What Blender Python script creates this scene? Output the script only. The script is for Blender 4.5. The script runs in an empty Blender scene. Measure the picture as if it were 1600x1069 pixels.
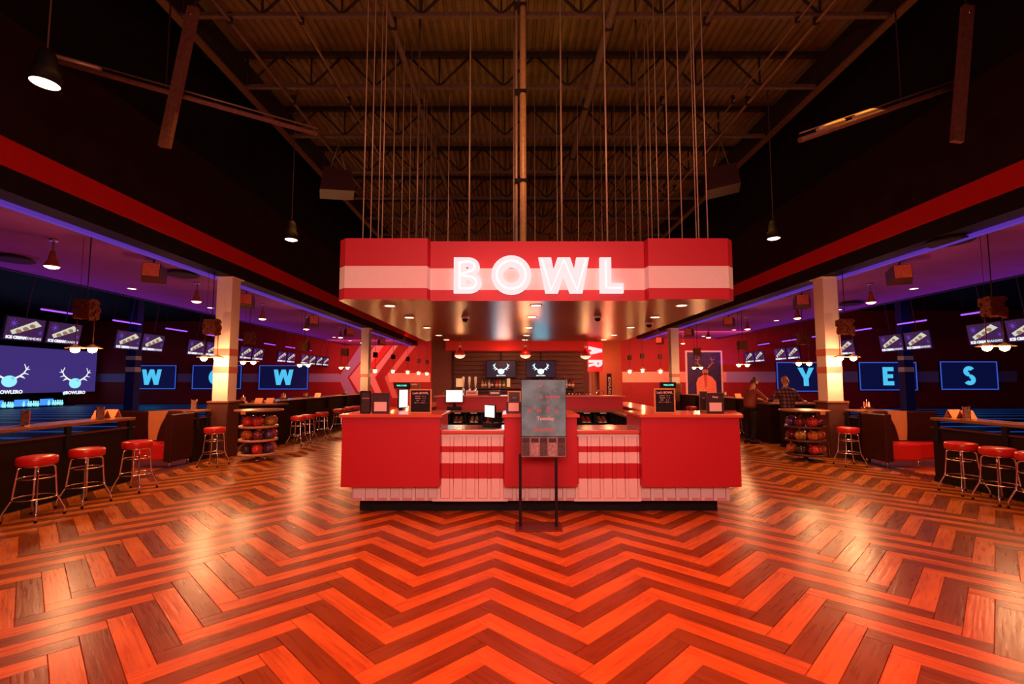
import bpy, math, random
from mathutils import Vector, Matrix
random.seed(7)
PI = math.pi
C = bpy.context.scene.collection
SC = bpy.context.scene

# ------------------------------------------------------------------ camera
F, CX, CY, H = 705.0, 800.0, 546.0, 1.65
PIT = math.atan(50 / F)
cam_d = bpy.data.cameras.new('camera'); cam = bpy.data.objects.new('camera', cam_d); C.objects.link(cam)
cam_d.sensor_width = 36; cam_d.lens = F / 1600 * 36; cam_d.shift_y = (CY - 534.5) / 1600
cam_d.clip_start = 0.05; cam_d.clip_end = 200
cam.location = (0, 0, H); cam.rotation_euler = (PI / 2 + PIT, 0, 0)
SC.camera = cam
# ------------------------------------------------------------------ world / exposure
w = bpy.data.worlds.new('world'); SC.world = w; w.use_nodes = True
w.node_tree.nodes['Background'].inputs[0].default_value = (0.5, 0.06, 0.05, 1)
w.node_tree.nodes['Background'].inputs[1].default_value = 0.03
SC.view_settings.view_transform = 'Standard'; SC.view_settings.look = 'None'
SC.view_settings.gamma = 1; SC.view_settings.exposure = 0.0
SC.view_settings.use_curve_mapping = False
try: SC.cycles.use_denoising = True
except Exception: pass

def light(kind, loc, power, color, size=0.1, rot=(0, 0, 0), size_y=None, spot=None, blend=0.6, spread=None):
    d = bpy.data.lights.new('lamp_light', kind); d.energy = power; d.color = color
    if kind == 'AREA':
        d.size = size
        if size_y: d.shape = 'RECTANGLE'; d.size_y = size_y
        if spread: d.spread = spread
    else:
        d.shadow_soft_size = size
    if kind == 'SPOT': d.spot_size = spot or 2.0; d.spot_blend = blend
    o = bpy.data.objects.new('lamp_light', d); C.objects.link(o); o.location = loc; o.rotation_euler = rot
    return o
RED = (1, .10, .07); WARM = (1, .50, .20); ORG = (1, .24, .10); VIO = (.28, .05, 1)
# added unseen area lights for the hall, above and behind the camera
light('AREA', (0.3, 1.8, 6.0), 245, (1, .07, .018), 3.4, (0, 0, 0), 4, spread=math.radians(105))
light('AREA', (0.3, -1.5, 3.4), 185, (1, .40, .34), 5, (math.radians(82), 0, 0), 1.6, spread=math.radians(120))
# warm wash on both sides of the floor
for sx in (-4.0, 4.7):
    light('AREA', (sx, 6.2, 5.4), 90, (1, .36, .06), 1.2, (0, 0, 0), 8, spread=math.radians(110))
# added dim yellow uplight above the canopy, brightens the roof deck
light('AREA', (0.4, 7.0, 4.4), 13, (1, .45, .06), 3.5, (PI, 0, 0), 5, spread=math.radians(120))
# blacklight over the lanes on both sides
for sx in (-11.5, 12.2):
    light('AREA', (sx, 16, 2.6), 120, (.34, .05, 1), 1.5, (PI, 0, 0), 22)
for sx in (-18, 19):
    light('AREA', (sx, 17, 4.6), 26, (.10, .10, 1), 8, (0, 0, 0), 16)
# wall wash on the rear walls
light('AREA', (-8.5, 25.5, 3.7), 330, (1, .16, .12), 7, (math.radians(60), 0, 0), 1)
light('AREA', (8.5, 21.0, 3.7), 330, (1, .18, .12), 7, (math.radians(60), 0, 0), 1)

# ------------------------------------------------------------------ pixel -> world (a ray meets a plane at its real distance)
def ray(px, py):
    u = (px - CX) / F; v = -(py - CY) / F
    return (u, math.cos(PIT) - v * math.sin(PIT), math.sin(PIT) + v * math.cos(PIT))
def aty(px, py, Y):
    r = ray(px, py); t = Y / r[1]; return (r[0] * t, Y, H + r[2] * t)
def atz(px, py, Z):
    r = ray(px, py); t = (Z - H) / r[2]; return (r[0] * t, r[1] * t, Z)
def atx(px, py, X):
    r = ray(px, py); t = X / r[0]; return (X, r[1] * t, H + r[2] * t)

# ------------------------------------------------------------------ materials
MATS = {}
def mat(name, col, rough=.5, metal=0, noise=0.0, scale=20, bump=0.0, emit=None, estr=1, coat=0, stretch=(1, 1, 1)):
    if name in MATS: return MATS[name]
    m = bpy.data.materials.new(name); m.use_nodes = True; nt = m.node_tree; b = nt.nodes['Principled BSDF']
    b.inputs['Base Color'].default_value = (*col, 1); b.inputs['Roughness'].default_value = rough
    b.inputs['Metallic'].default_value = metal
    if max(col) < .05 and not metal: b.inputs['Specular IOR Level'].default_value = .2
    if coat: b.inputs['Coat Weight'].default_value = coat; b.inputs['Coat Roughness'].default_value = .1
    if emit:
        b.inputs['Emission Color'].default_value = (*emit, 1); b.inputs['Emission Strength'].default_value = estr
    if noise or bump:
        tc = nt.nodes.new('ShaderNodeTexCoord'); mp = nt.nodes.new('ShaderNodeMapping'); mp.inputs['Scale'].default_value = stretch
        n = nt.nodes.new('ShaderNodeTexNoise'); n.inputs['Scale'].default_value = scale; n.inputs['Detail'].default_value = 4
        nt.links.new(tc.outputs['Object'], mp.inputs[0]); nt.links.new(mp.outputs[0], n.inputs['Vector'])
        if noise:
            r = nt.nodes.new('ShaderNodeMapRange'); r.inputs['From Min'].default_value = .3; r.inputs['From Max'].default_value = .7
            r.inputs['To Min'].default_value = 1 - noise; r.inputs['To Max'].default_value = 1 + noise * .5
            mx = nt.nodes.new('ShaderNodeVectorMath'); mx.operation = 'SCALE'; mx.inputs[0].default_value = col
            nt.links.new(n.outputs['Fac'], r.inputs['Value']); nt.links.new(r.outputs[0], mx.inputs['Scale'])
            nt.links.new(mx.outputs[0], b.inputs['Base Color'])
        if bump:
            bp = nt.nodes.new('ShaderNodeBump'); bp.inputs['Strength'].default_value = bump; bp.inputs['Distance'].default_value = .01
            nt.links.new(n.outputs['Fac'], bp.inputs['Height']); nt.links.new(bp.outputs[0], b.inputs['Normal'])
    MATS[name] = m
    return m
M_RED = mat('red_laminate', (.48, .009, .022), .5, noise=.06, scale=300)
M_REDP = mat('red_paint', (.62, .02, .022), .6, noise=.05)
M_BAND = mat('band_red', (.62, .006, .004), .7, noise=.05)
M_WHITE = mat('white_paint', (.80, .76, .72), .5, noise=.03)
M_STRIPE = mat('white_stripe', (.74, .70, .70), .55, noise=.03)
M_BLACK = mat('black_matte', (.012, .010, .011), .6, noise=.2)
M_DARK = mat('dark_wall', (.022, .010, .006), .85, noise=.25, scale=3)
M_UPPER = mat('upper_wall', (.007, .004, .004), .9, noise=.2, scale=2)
M_BROWN = mat('dark_brown_laminate', (.10, .028, .02), .45, noise=.15, scale=8)
M_TOP = mat('wood_counter_top', (.30, .11, .045), .28, noise=.35, scale=6, stretch=(8, 1, 8), coat=.3)
M_TOPR = mat('red_counter_top', (.66, .12, .08), .3, noise=.06, scale=40, coat=.3)
M_METAL = mat('brushed_metal_top', (.62, .56, .52), .22, 1, noise=.05, stretch=(1, 20, 1))
M_CHROME = mat('chrome', (.85, .82, .80), .12, 1, noise=.02)
M_VINYL = mat('red_vinyl', (.66, .018, .015), .32, noise=.06, bump=.1, scale=60, coat=.3)
M_DVINYL = mat('dark_vinyl', (.045, .009, .007), .45, noise=.15, scale=12)
M_ORANGE = mat('orange_vinyl', (.80, .30, .12), .4, noise=.06)
M_STEEL = mat('roof_steel', (.13, .085, .05), .6, noise=.3)
M_STEELD = mat('roof_steel_dark', (.03, .02, .016), .7, noise=.3)
M_DECK = mat('roof_deck', (.20, .145, .04), .65, noise=.3, scale=2)
M_CONDUIT = mat('conduit_pipe', (.26, .17, .09), .4, .5, noise=.2)
M_ROD = mat('hanger_steel', (.62, .46, .26), .4, .3, noise=.1)
M_CEIL = mat('purple_ceiling', (.24, .05, .36), .8, noise=.12, scale=2)
M_BEIGE = mat('column_paint', (.82, .66, .58), .6, noise=.04)
M_NAVY = mat('navy_paint', (.02, .03, .22), .6, noise=.1)
M_LAV = mat('lavender_stripe', (.36, .30, .62), .6, noise=.04)
M_PINKW = mat('pink_wall_stripe', (.72, .40, .42), .6, noise=.04)
M_BRICKR = mat('rear_wall_red', (.30, .012, .014), .7, noise=.1, scale=3)
M_GOLD = mat('gilded_frame', (.20, .045, .014), .45, .5, noise=.5, scale=60, bump=.6)
M_PAPER = mat('paper_print', (.85, .72, .66), .5, noise=.04)
M_CARD = mat('printed_card', (.05, .03, .035), .4, noise=.3)
M_OAK = mat('oak_frame', (.72, .36, .12), .45, noise=.3, scale=12, stretch=(1, 1, 8))
M_SKIN = mat('skin', (.62, .30, .20), .55, noise=.05)
M_GLASS = mat('clear_bottle', (.55, .45, .40), .12, .0, noise=.1, coat=.5)
M_LANE = mat('lane_floor', (.006, .008, .02), .4, noise=.2, scale=3)
M_CARPET = mat('lounge_floor', (.62, .12, .03), .5, noise=.3, scale=4, stretch=(1, 12, 1))
def emi(name, col, s):
    return mat(name, (0.02, 0.02, 0.02), .4, emit=col, estr=s)
E_WHITE = emi('glow_white', (1, .86, .80), 2.2)
E_SIGN = emi('sign_face', (1, .74, .74), 1.05)
E_BULB = emi('bulb_glow', (1, .66, .25), 45)
E_DOWN = emi('downlight_glow', (1, .70, .42), 6)
E_PEND = emi('pendant_glow', (1, .42, .28), 9)
E_PENDW = emi('high_bay_glow', (1, .60, .32), 9)
E_VIO = emi('blacklight_glow', (.33, .08, 1), 1.6)
E_VIOC = emi('cove_glow', (.16, .05, .60), .55)
E_CYAN = emi('screen_letter', (.08, .58, .95), .95)
E_NAVY = emi('screen_navy', (.002, .004, .040), 1)
E_FRAME = emi('screen_border', (.05, .12, .75), .8)
E_TVBG = emi('tv_background', (.030, .008, .075), .6)
E_TVST = emi('tv_starburst', (.16, .05, .62), .8)
E_WTXT = emi('screen_white', (.90, .95, 1), 1)
E_PROJ = emi('projection_purple', (.055, .030, .20), .9)
E_LTCY = emi('screen_light_cyan', (.32, .90, 1), 1)
E_LOGO = emi('bright_logo', (.60, .95, 1), 2.6)
E_FOOD = emi('screen_food', (.50, .25, .12), .6)
E_PLATE = emi('screen_plate', (.75, .80, .62), .8)
E_GREEN = emi('display_text', (.10, .85, .60), 1.4)
E_BLUEL = emi('pin_light', (.06, .30, .95), 1.1)
E_LANE = emi('lane_gutter_light', (.01, .09, .45), .4)
E_MON = emi('monitor_white', (1, .93, .90), 1.1)
E_BACKL = emi('backbar_lit', (1, .42, .16), .9)

def plank_mat(name, col, col2):
    m = bpy.data.materials.new(name); m.use_nodes = True; nt = m.node_tree; b = nt.nodes['Principled BSDF']
    at = nt.nodes.new('ShaderNodeAttribute'); at.attribute_name = 'pc'
    oi = nt.nodes.new('ShaderNodeObjectInfo'); ad = nt.nodes.new('ShaderNodeVectorMath'); ad.operation = 'ADD'
    sc = nt.nodes.new('ShaderNodeMath'); sc.operation = 'MULTIPLY'; sc.inputs[1].default_value = 37
    nt.links.new(oi.outputs['Random'], sc.inputs[0]); nt.links.new(at.outputs['Vector'], ad.inputs[0]); nt.links.new(sc.outputs[0], ad.inputs[1])
    mp = nt.nodes.new('ShaderNodeMapping'); mp.inputs['Scale'].default_value = (2.2, 34, 1)
    n = nt.nodes.new('ShaderNodeTexNoise'); n.inputs['Scale'].default_value = 1.3; n.inputs['Detail'].default_value = 6; n.inputs['Distortion'].default_value = .25; b.inputs['Specular IOR Level'].default_value = .38
    n2 = nt.nodes.new('ShaderNodeTexNoise'); n2.inputs['Scale'].default_value = 1.7
    mp2 = nt.nodes.new('ShaderNodeMapping'); mp2.inputs['Scale'].default_value = (1.2, 3, 1)
    nt.links.new(ad.outputs[0], mp.inputs[0]); nt.links.new(mp.outputs[0], n.inputs['Vector'])
    nt.links.new(ad.outputs[0], mp2.inputs[0]); nt.links.new(mp2.outputs[0], n2.inputs['Vector'])
    am = nt.nodes.new('ShaderNodeMath'); am.operation = 'ADD'; nt.links.new(n.outputs['Fac'], am.inputs[0]); nt.links.new(n2.outputs['Fac'], am.inputs[1])
    r = nt.nodes.new('ShaderNodeMapRange'); r.inputs['From Min'].default_value = .62; r.inputs['From Max'].default_value = 1.25
    nt.links.new(am.outputs[0], r.inputs['Value'])
    mx = nt.nodes.new('ShaderNodeMix'); mx.data_type = 'RGBA'; mx.inputs[6].default_value = (*col2, 1); mx.inputs[7].default_value = (*col, 1)
    nt.links.new(r.outputs[0], mx.inputs[0]); nt.links.new(mx.outputs[2], b.inputs['Base Color'])
    r2 = nt.nodes.new('ShaderNodeMapRange'); r2.inputs['To Min'].default_value = .2; r2.inputs['To Max'].default_value = .38
    nt.links.new(n.outputs['Fac'], r2.inputs['Value']); nt.links.new(r2.outputs[0], b.inputs['Roughness'])
    bp = nt.nodes.new('ShaderNodeBump'); bp.inputs['Strength'].default_value = .4; bp.inputs['Distance'].default_value = .004
    nt.links.new(n.outputs['Fac'], bp.inputs['Height']); nt.links.new(bp.outputs[0], b.inputs['Normal'])
    return m
P_LIGHT = plank_mat('light_oak_plank', (.64, .205, .038), (.38, .090, .018))
P_DARK = plank_mat('dark_oak_plank', (.235, .066, .012), (.15, .036, .007))

# ------------------------------------------------------------------ mesh builder
class MB:
    def __init__(s): s.v = []; s.f = []; s.m = []; s.sm = []; s.mats = []
    def mi(s, m):
        if m not in s.mats: s.mats.append(m)
        return s.mats.index(m)
    def add(s, vs, fs, m, smooth=False):
        o = len(s.v); s.v += [tuple(v) for v in vs]; k = s.mi(m)
        for f in fs: s.f.append(tuple(i + o for i in f)); s.m.append(k); s.sm.append(smooth)
        return s
    def box(s, x0, x1, y0, y1, z0, z1, m, b=0.0):
        if x0 > x1: x0, x1 = x1, x0
        if y0 > y1: y0, y1 = y1, y0
        if z0 > z1: z0, z1 = z1, z0
        if b > 0:
            # chamfered box
            P = []
            for (z, k) in ((z0, b), (z0 + b, 0), (z1 - b, 0), (z1, b)):
                P.append([(x0 + k + b * (k == 0), y0 + k), (x1 - k - b * (k == 0), y0 + k), (x1 - k, y0 + k + b * (k == 0)), (x1 - k, y1 - k - b * (k == 0)),
                          (x1 - k - b * (k == 0), y1 - k), (x0 + k + b * (k == 0), y1 - k), (x0 + k, y1 - k - b * (k == 0)), (x0 + k, y0 + k + b * (k == 0))])
            vs = [(x, y, z) for (z, _), ring in zip(((z0, 0), (z0 + b, 0), (z1 - b, 0), (z1, 0)), P) for x, y in ring]
            fs = [tuple(reversed(range(8))), tuple(range(24, 32))]
            for r in range(3):
                for i in range(8):
                    j = (i + 1) % 8; fs.append((r * 8 + i, r * 8 + j, r * 8 + 8 + j, r * 8 + 8 + i))
            return s.add(vs, fs, m)
        vs = [(x0, y0, z0), (x1, y0, z0), (x1, y1, z0), (x0, y1, z0), (x0, y0, z1), (x1, y0, z1), (x1, y1, z1), (x0, y1, z1)]
        return s.add(vs, [(3, 2, 1, 0), (4, 5, 6, 7), (0, 1, 5, 4), (1, 2, 6, 5), (2, 3, 7, 6), (3, 0, 4, 7)], m)
    def tube(s, pts, r, m, n=8, caps=True, closed=False):
        pts = [Vector(p) for p in pts]; N = len(pts); rs = r if isinstance(r, (list, tuple)) else [r] * N
        vs = []; up = None
        for i, p in enumerate(pts):
            if closed: d = pts[(i + 1) % N] - pts[i - 1]
            else: d = (pts[min(i + 1, N - 1)] - pts[max(i - 1, 0)])
            d.normalize()
            if up is None: up = Vector((0, 0, 1)) if abs(d.z) < .9 else Vector((1, 0, 0))
            a = d.cross(up)
            if a.length < 1e-4: a = d.cross(Vector((0, 1, 0)))
            a.normalize(); bb = a.cross(d); up = bb
            for k in range(n):
                t = 2 * PI * k / n; vs.append(p + (a * math.cos(t) + bb * math.sin(t)) * rs[i])
        fs = []
        for i in range(N if closed else N - 1):
            i2 = (i + 1) % N
            for k in range(n):
                k2 = (k + 1) % n; fs.append((i * n + k, i * n + k2, i2 * n + k2, i2 * n + k))
        s.add(vs, fs, m, True)
        if caps and not closed:
            o = len(s.v) - N * n; kk = s.mi(m)
            s.f.append(tuple(o + k for k in reversed(range(n)))); s.f.append(tuple(o + (N - 1) * n + k for k in range(n)))
            s.m += [kk, kk]; s.sm += [False, False]
        return s
    def lathe(s, prof, m, c=(0, 0, 0), n=20, smooth=True, ax=None):
        vs = []; fs = []
        for r, z in prof:
            for k in range(n):
                t = 2 * PI * k / n; vs.append((c[0] + r * math.cos(t), c[1] + r * math.sin(t), c[2] + z))
        for i in range(len(prof) - 1):
            for k in range(n):
                k2 = (k + 1) % n; fs.append((i * n + k, i * n + k2, (i + 1) * n + k2, (i + 1) * n + k))
        s.add(vs, fs, m, smooth)
        o = len(s.v) - len(vs); kk = s.mi(m)
        if prof[0][0] > 1e-4: s.f.append(tuple(o + k for k in reversed(range(n)))); s.m.append(kk); s.sm.append(False)
        if prof[-1][0] > 1e-4: s.f.append(tuple(o + (len(prof) - 1) * n + k for k in range(n))); s.m.append(kk); s.sm.append(False)
        return s
    def sphere(s, c, r, m, n=14, rings=8, sz=1.0):
        prof = [(max(r * math.sin(PI * i / rings), 1e-5), -r * sz * math.cos(PI * i / rings)) for i in range(rings + 1)]
        return s.lathe(prof, m, c, n)
    def prism(s, poly, fn, t0, t1, m):
        """poly: 2D outline; fn(u,v,t)->3D"""
        n = len(poly); vs = [fn(u, v, t0) for u, v in poly] + [fn(u, v, t1) for u, v in poly]
        fs = [tuple(reversed(range(n))), tuple(range(n, 2 * n))] + [(i, (i + 1) % n, n + (i + 1) % n, n + i) for i in range(n)]
        return s.add(vs, fs, m)
    def mesh(s, name):
        me = bpy.data.meshes.new(name); me.from_pydata(s.v, [], s.f)
        for m in s.mats: me.materials.append(m)
        me.polygons.foreach_set('material_index', s.m); me.polygons.foreach_set('use_smooth', s.sm)
        me.update(); return me
    def build(s, name, parent=None, loc=None, rot=None):
        o = bpy.data.objects.new(name, s.mesh(name)); C.objects.link(o)
        if parent: o.parent = parent
        if loc: o.location = loc
        if rot: o.rotation_euler = rot
        return o
def tag(o, label=None, cat=None, group=None, kind=None):
    if label: o['label'] = label
    if cat: o['category'] = cat
    if group: o['group'] = group
    if kind: o['kind'] = kind
    return o
def thing(name, label, cat, loc=(0, 0, 0), rz=0, group=None):
    o = bpy.data.objects.new(name, None); o.empty_display_size = .1; C.objects.link(o); o.location = loc; o.rotation_euler = (0, 0, rz)
    return tag(o, label, cat, group)
def copy_tree(o, parent=None):
    c = o.copy(); C.objects.link(c); c.parent = parent
    for ch in list(o.children):
        copy_tree(ch, c)
    return c
def dup(o, label, loc=None, rz=None, group=None):
    c = copy_tree(o); c['label'] = label
    if group: c['group'] = group
    if loc is not None: c.location = loc
    if rz is not None: c.rotation_euler = (0, 0, rz)
    return c
def struct(name, mb, parent=None): return tag(mb.build(name, parent), kind='structure')
ORD = ['nearest', 'second', 'third', 'fourth', 'fifth', 'sixth', 'seventh', 'eighth', 'ninth', 'tenth', 'eleventh', 'twelfth', 'thirteenth', 'fourteenth',
       'fifteenth', 'sixteenth', 'seventeenth', 'eighteenth', 'nineteenth', 'twentieth', 'twenty-first', 'twenty-second', 'twenty-third', 'twenty-fourth',
       'twenty-fifth', 'twenty-sixth', 'twenty-seventh', 'twenty-eighth', 'twenty-ninth', 'thirtieth', 'thirty-first', 'thirty-second', 'thirty-third', 'thirty-fourth', 'thirty-fifth', 'thirty-sixth']
XC = .34

# text
FONT_CACHE = {}
def text_mesh(txt, size, m, depth=.002, bold=0.0):
    cu = bpy.data.curves.new('text', 'FONT'); cu.body = txt; cu.size = size; cu.extrude = depth; cu.offset = bold
    cu.align_x = 'CENTER'; cu.align_y = 'CENTER'; cu.resolution_u = 2
    o = bpy.data.objects.new('text', cu); C.objects.link(o)
    dg = bpy.context.evaluated_depsgraph_get(); me = bpy.data.meshes.new_from_object(o.evaluated_get(dg))
    bpy.data.objects.remove(o); me.materials.clear(); me.materials.append(m); me.name = 'lettering'
    return me
def text(name, txt, size, m, parent, loc, rot=(PI / 2, 0, 0), depth=.002, bold=0.0):
    key = (txt, size, m.name, depth, bold)
    if key not in FONT_CACHE: FONT_CACHE[key] = text_mesh(*key[:2], m, depth, bold)
    o = bpy.data.objects.new(name, FONT_CACHE[key]); C.objects.link(o); o.parent = parent; o.location = loc; o.rotation_euler = rot
    return o

# block letters in a unit-height cell: list of convex polygons
def ring(cx, cy, ro, ri, a0, a1, n=24, sx=1.0):
    out = []
    for i in range(n):
        t0 = a0 + (a1 - a0) * i / n; t1 = a0 + (a1 - a0) * (i + 1) / n
        out.append([(cx + ri * math.cos(t0) * sx, cy + ri * math.sin(t0)), (cx + ro * math.cos(t0) * sx, cy + ro * math.sin(t0)),
                    (cx + ro * math.cos(t1) * sx, cy + ro * math.sin(t1)), (cx + ri * math.cos(t1) * sx, cy + ri * math.sin(t1))])
    return out
def letter(ch, t=.22):
    R = lambda x0, y0, x1, y1: [(x0, y0), (x1, y0), (x1, y1), (x0, y1)]
    h = t * .55
    if ch == 'B':
        return [R(0, 0, t, 1), R(t, 0, .40, t * .85), R(t, 1 - t * .85, .38, 1), R(t, .5 - t * .42, .38, .5 + t * .42)] + \
            ring(.38, .29, .29, .29 - t * .85, -PI / 2, PI / 2, 10, 1.05) + ring(.36, .74, .26, .26 - t * .85, -PI / 2, PI / 2, 10, 1.05), .70
    if ch == 'O': return ring(.52, .5, .52, .52 - t * 1.05, 0, 2 * PI, 32), 1.04
    if ch == 'C': return ring(.50, .5, .50, .50 - t * 1.05, PI * .22, 2 * PI - PI * .22, 24), .9
    if ch == 'L': return [R(0, 0, t, 1), R(t, 0, .60, t * .95)], .60
    if ch == 'E': return [R(0, 0, t, 1), R(t, 0, .60, t * .9), R(t, .5 - t * .43, .56, .5 + t * .43), R(t, 1 - t * .9, .60, 1)], .60
    if ch == 'W':
        W = 1.28; a = .30
        def leg(xb, xt): return [(xb - h, 0), (xb + h, 0), (xt + h, 1), (xt - h, 1)]
        return [leg(a + h * .2, h), leg(a + h * .2, W / 2), leg(W - a - h * .2, W / 2), leg(W - a - h * .2, W - h)], W
    if ch == 'Y': 
        return [R(.45 - h, 0, .45 + h, .45), [(.45 - h, .40), (.45 + h * .6, .40), (2 * h + .01, 1), (0, 1)], [(.45 - h * .6, .40), (.45 + h, .40), (.90, 1), (.90 - 2 * h, 1)]], .90
    if ch == 'S':
        r = .285; q = t * .9
        return ring(.33, .73, r, r - q, PI * .18, PI * 1.5, 14, 1.12) + ring(.33, .27, r + .012, r - q + .012, -PI * .82, PI * .5, 14, 1.12), .66
    if ch == 'A':
        return [[(0, 0), (2 * h, 0), (.42 + h, 1), (.42 - h, 1)], [(.84 - 2 * h, 0), (.84, 0), (.42 + h, 1), (.42 - h, 1)], R(.2, .22, .64, .22 + t * .8)], .84
    if ch == 'R':
        return [R(0, 0, t, 1), R(t, 1 - t * .85, .38, 1), R(t, .40, .38, .40 + t * .85)] + ring(.37, .70, .30, .30 - t * .85, -PI / 2, PI / 2, 10) + [[(.30, .42), (.42, 0), (.68, 0), (.52, .45)]], .68
def letter_prisms(mb, ch, x, z, hgt, fn, t0, t1, m, t=.22):
    polys, wd = letter(ch, t)
    for p in polys: mb.prism([(x + u * hgt, z + v * hgt) for u, v in p], fn, t0, t1, m)
    return wd * hgt

# ================================================================== STRUCTURE
XL, XR = -6.23, 6.92
YB_L, YB_R = 29.6, 25.0
Y0 = -3.0
b = MB(); b.box(-30, 31, Y0, 30, -.12, -.012, M_CARPET); floor = struct('floor', b)

# herringbone planks on the floor: 0.90 x 0.15 m, alternate rows light and dark
PL, PW, SY = .902, .151, .93
q = math.sqrt(.5)
def rot45(x, y): return ((x - y) * q, (x + y) * q * SY)
tipx, tipy = rot45(PL + PW, PW * 2)
tipx, tipy = rot45(PL + PW, PW)      # corner of the row at its ridge
OX, OY = -.158 - tipx, 3.354 - tipy
G = .0016
def plank_geo(kind, o=(0, 0)):
    if kind == 'A': x0, x1, y0, y1 = 0, PL, 0, PW
    else: x0, x1, y0, y1 = PL, PL + PW, PW - PL, PW
    c = ((x0 + x1) / 2, (y0 + y1) / 2)
    g = G; e = .003
    vs = []; pc = []
    for (z, k) in ((-.012, g), (-.003, g), (0, g + e * .6)):
        for (x, y) in ((x0 + k, y0 + k), (x1 - k, y0 + k), (x1 - k, y1 - k), (x0 + k, y1 - k)):
            X, Y = rot45(x, y); vs.append((X, Y, z))
            pc.append((x - x0, y - y0, 0) if kind == 'A' else (y - y0, x - x0, 0))
    fs = [(8, 9, 10, 11)] + [(r * 4 + i, r * 4 + (i + 1) % 4, r * 4 + 4 + (i + 1) % 4, r * 4 + 4 + i) for r in (0, 1) for i in range(4)]
    return vs, fs, pc, rot45(*c)
def plank_mesh(kind, m):
    vs, fs, pc, c = plank_geo(kind); me = bpy.data.meshes.new('plank')
    me.from_pydata([(x - c[0], y - c[1], z) for x, y, z in vs], [], fs); me.materials.append(m)
    a = me.attributes.new('pc', 'FLOAT_VECTOR', 'POINT'); a.data.foreach_set('vector', [t for p in pc for t in p]); me.update()
    return me, c
PM = {(k, d): plank_mesh(k, P_DARK if d else P_LIGHT) for k in 'AB' for d in (0, 1)}
cand = []
for j in range(-14, 16):
    for i in range(-60, 170):
        bx, by = rot45(i * PW + j * PL, i * PW - j * PL)
        for k in 'AB':
            cx, cy = PM[(k, 0)][1]; X = bx + cx + OX; Y = by + cy + OY
            if Y < .6 or Y > 24 or X < -6.55 or X > 7.25: continue
            if Y < 5 and abs(X) > 2.2 + Y * 1.25: continue
            if -1.75 < X < 2.45 and 6.1 < Y < 11.5: continue
            p = Y * math.cos(PIT) - H * math.sin(PIT)
            if p < .8: continue
            sx = CX + F * X / p; sy = CY + F * (Y * math.sin(PIT) + H * math.cos(PIT)) / p
            vis = -40 < sx < 1640 and sy < 1100
            cand.append(((1 / (p ** 3)) if vis else 0, X, Y, k, i & 1, bx + OX, by + OY))
cand.sort(reverse=True)
for n_, X, Y, k, d, bx, by in cand[:300]:
    me, c = PM[(k, d)]; o = bpy.data.objects.new('plank', me); C.objects.link(o); o.parent = floor
    o.location = (X, Y, random.uniform(-.0006, .0006)); o['kind'] = 'structure'
vs, fs, pcs, mis = [], [], [], []
for n_, X, Y, k, d, bx, by in cand[300:]:
    v, f, pc, c = plank_geo(k); off = len(vs); r1, r2 = random.uniform(0, 30), random.uniform(0, 30); dz = random.uniform(-.0006, .0006)
    vs += [(x + bx, y + by, z + dz) for x, y, z in v]; fs += [tuple(t + off for t in ff) for ff in f]
    pcs += [(a + r1, bb + r2, 0) for a, bb, _ in pc]; mis += [d] * len(f)
me = bpy.data.meshes.new('plank_field'); me.from_pydata(vs, [], fs); me.materials.append(P_LIGHT); me.materials.append(P_DARK)
me.polygons.foreach_set('material_index', mis); a = me.attributes.new('pc', 'FLOAT_VECTOR', 'POINT')
a.data.foreach_set('vector', [t for p in pcs for t in p]); me.update()
o = bpy.data.objects.new('plank_field', me); C.objects.link(o); o.parent = floor; tag(o, kind='stuff')
# dark border strips where the herringbone ends
b = MB(); b.box(-6.62, -6.30, Y0, 25, -.011, .003, mat('border_strip', (.12, .025, .015), .4, noise=.3)); struct('trim_1', b)
b = MB(); b.box(7.02, 7.32, Y0, 24.9, -.011, .003, MATS['border_strip']); struct('trim_2', b)

# rear walls
b = MB(); b.box(-29, -5.3 + 3.1, YB_L, YB_L + .2, 0, 8.6, M_BRICKR); wallb = struct('wall_back_left', b)
b = MB(); b.box(2.7, 30, YB_R, YB_R + .2, 0, 8.6, M_BRICKR); wallbr = struct('wall_back_right', b)
b = MB(); b.box(-29.2, -29, Y0, YB_L, 0, 6, M_BLACK); struct('wall_far_left', b)
b = MB(); b.box(30, 30.2, Y0, YB_R, 0, 6, M_BLACK); struct('wall_far_right', b)
# painted stripe on rear walls
def stripe(wall, name, pts, Y, m, th=.012):
    b = MB(); b.prism([(aty(px, py, Y)[0], aty(px, py, Y)[2]) for px, py in pts], lambda u, v, t: (u, t, v), Y - th, Y - .001, m)
    return b.build(name, wall)
stripe(wallb, 'stripe', [(120, 584), (530, 584), (536, 597), (120, 597)], YB_L, M_LAV)
stripe(wallb, 'chevron', [(563, 540), (584, 540), (543, 590), (560, 622), (543, 622), (529, 590)], YB_L, M_LAV, .014)
stripe(wallb, 'chevron', [(586, 540), (603, 540), (562, 590), (578, 622), (566, 622), (546, 590)], YB_L, M_PINKW, .014)
stripe(wallb, 'chevron', [(600, 540), (612, 540), (572, 590), (588, 622), (580, 622), (563, 590)], YB_L, M_REDP, .018)
stripe(wallb, 'chevron', [(614, 540), (622, 540), (586, 590), (600, 622), (590, 622), (574, 590)], YB_L, M_PINKW, .016)
stripe(wallb, 'chevron', [(640, 540), (650, 540), (610, 590), (622, 622), (613, 622), (601, 590)], YB_L, mat('salmon_stripe', (.55, .20, .18), .6, noise=.04), .014)
stripe(wallb, 'stripe', [(606, 583), (690, 583), (690, 597), (608, 597)], YB_L, mat('rose_stripe', (.80, .40, .32), .6, noise=.04), .018)
stripe(wallbr, 'stripe', [(960, 581), (1135, 581), (1135, 597.5), (960, 597.5)], YB_R, MATS['rose_stripe'])
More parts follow.
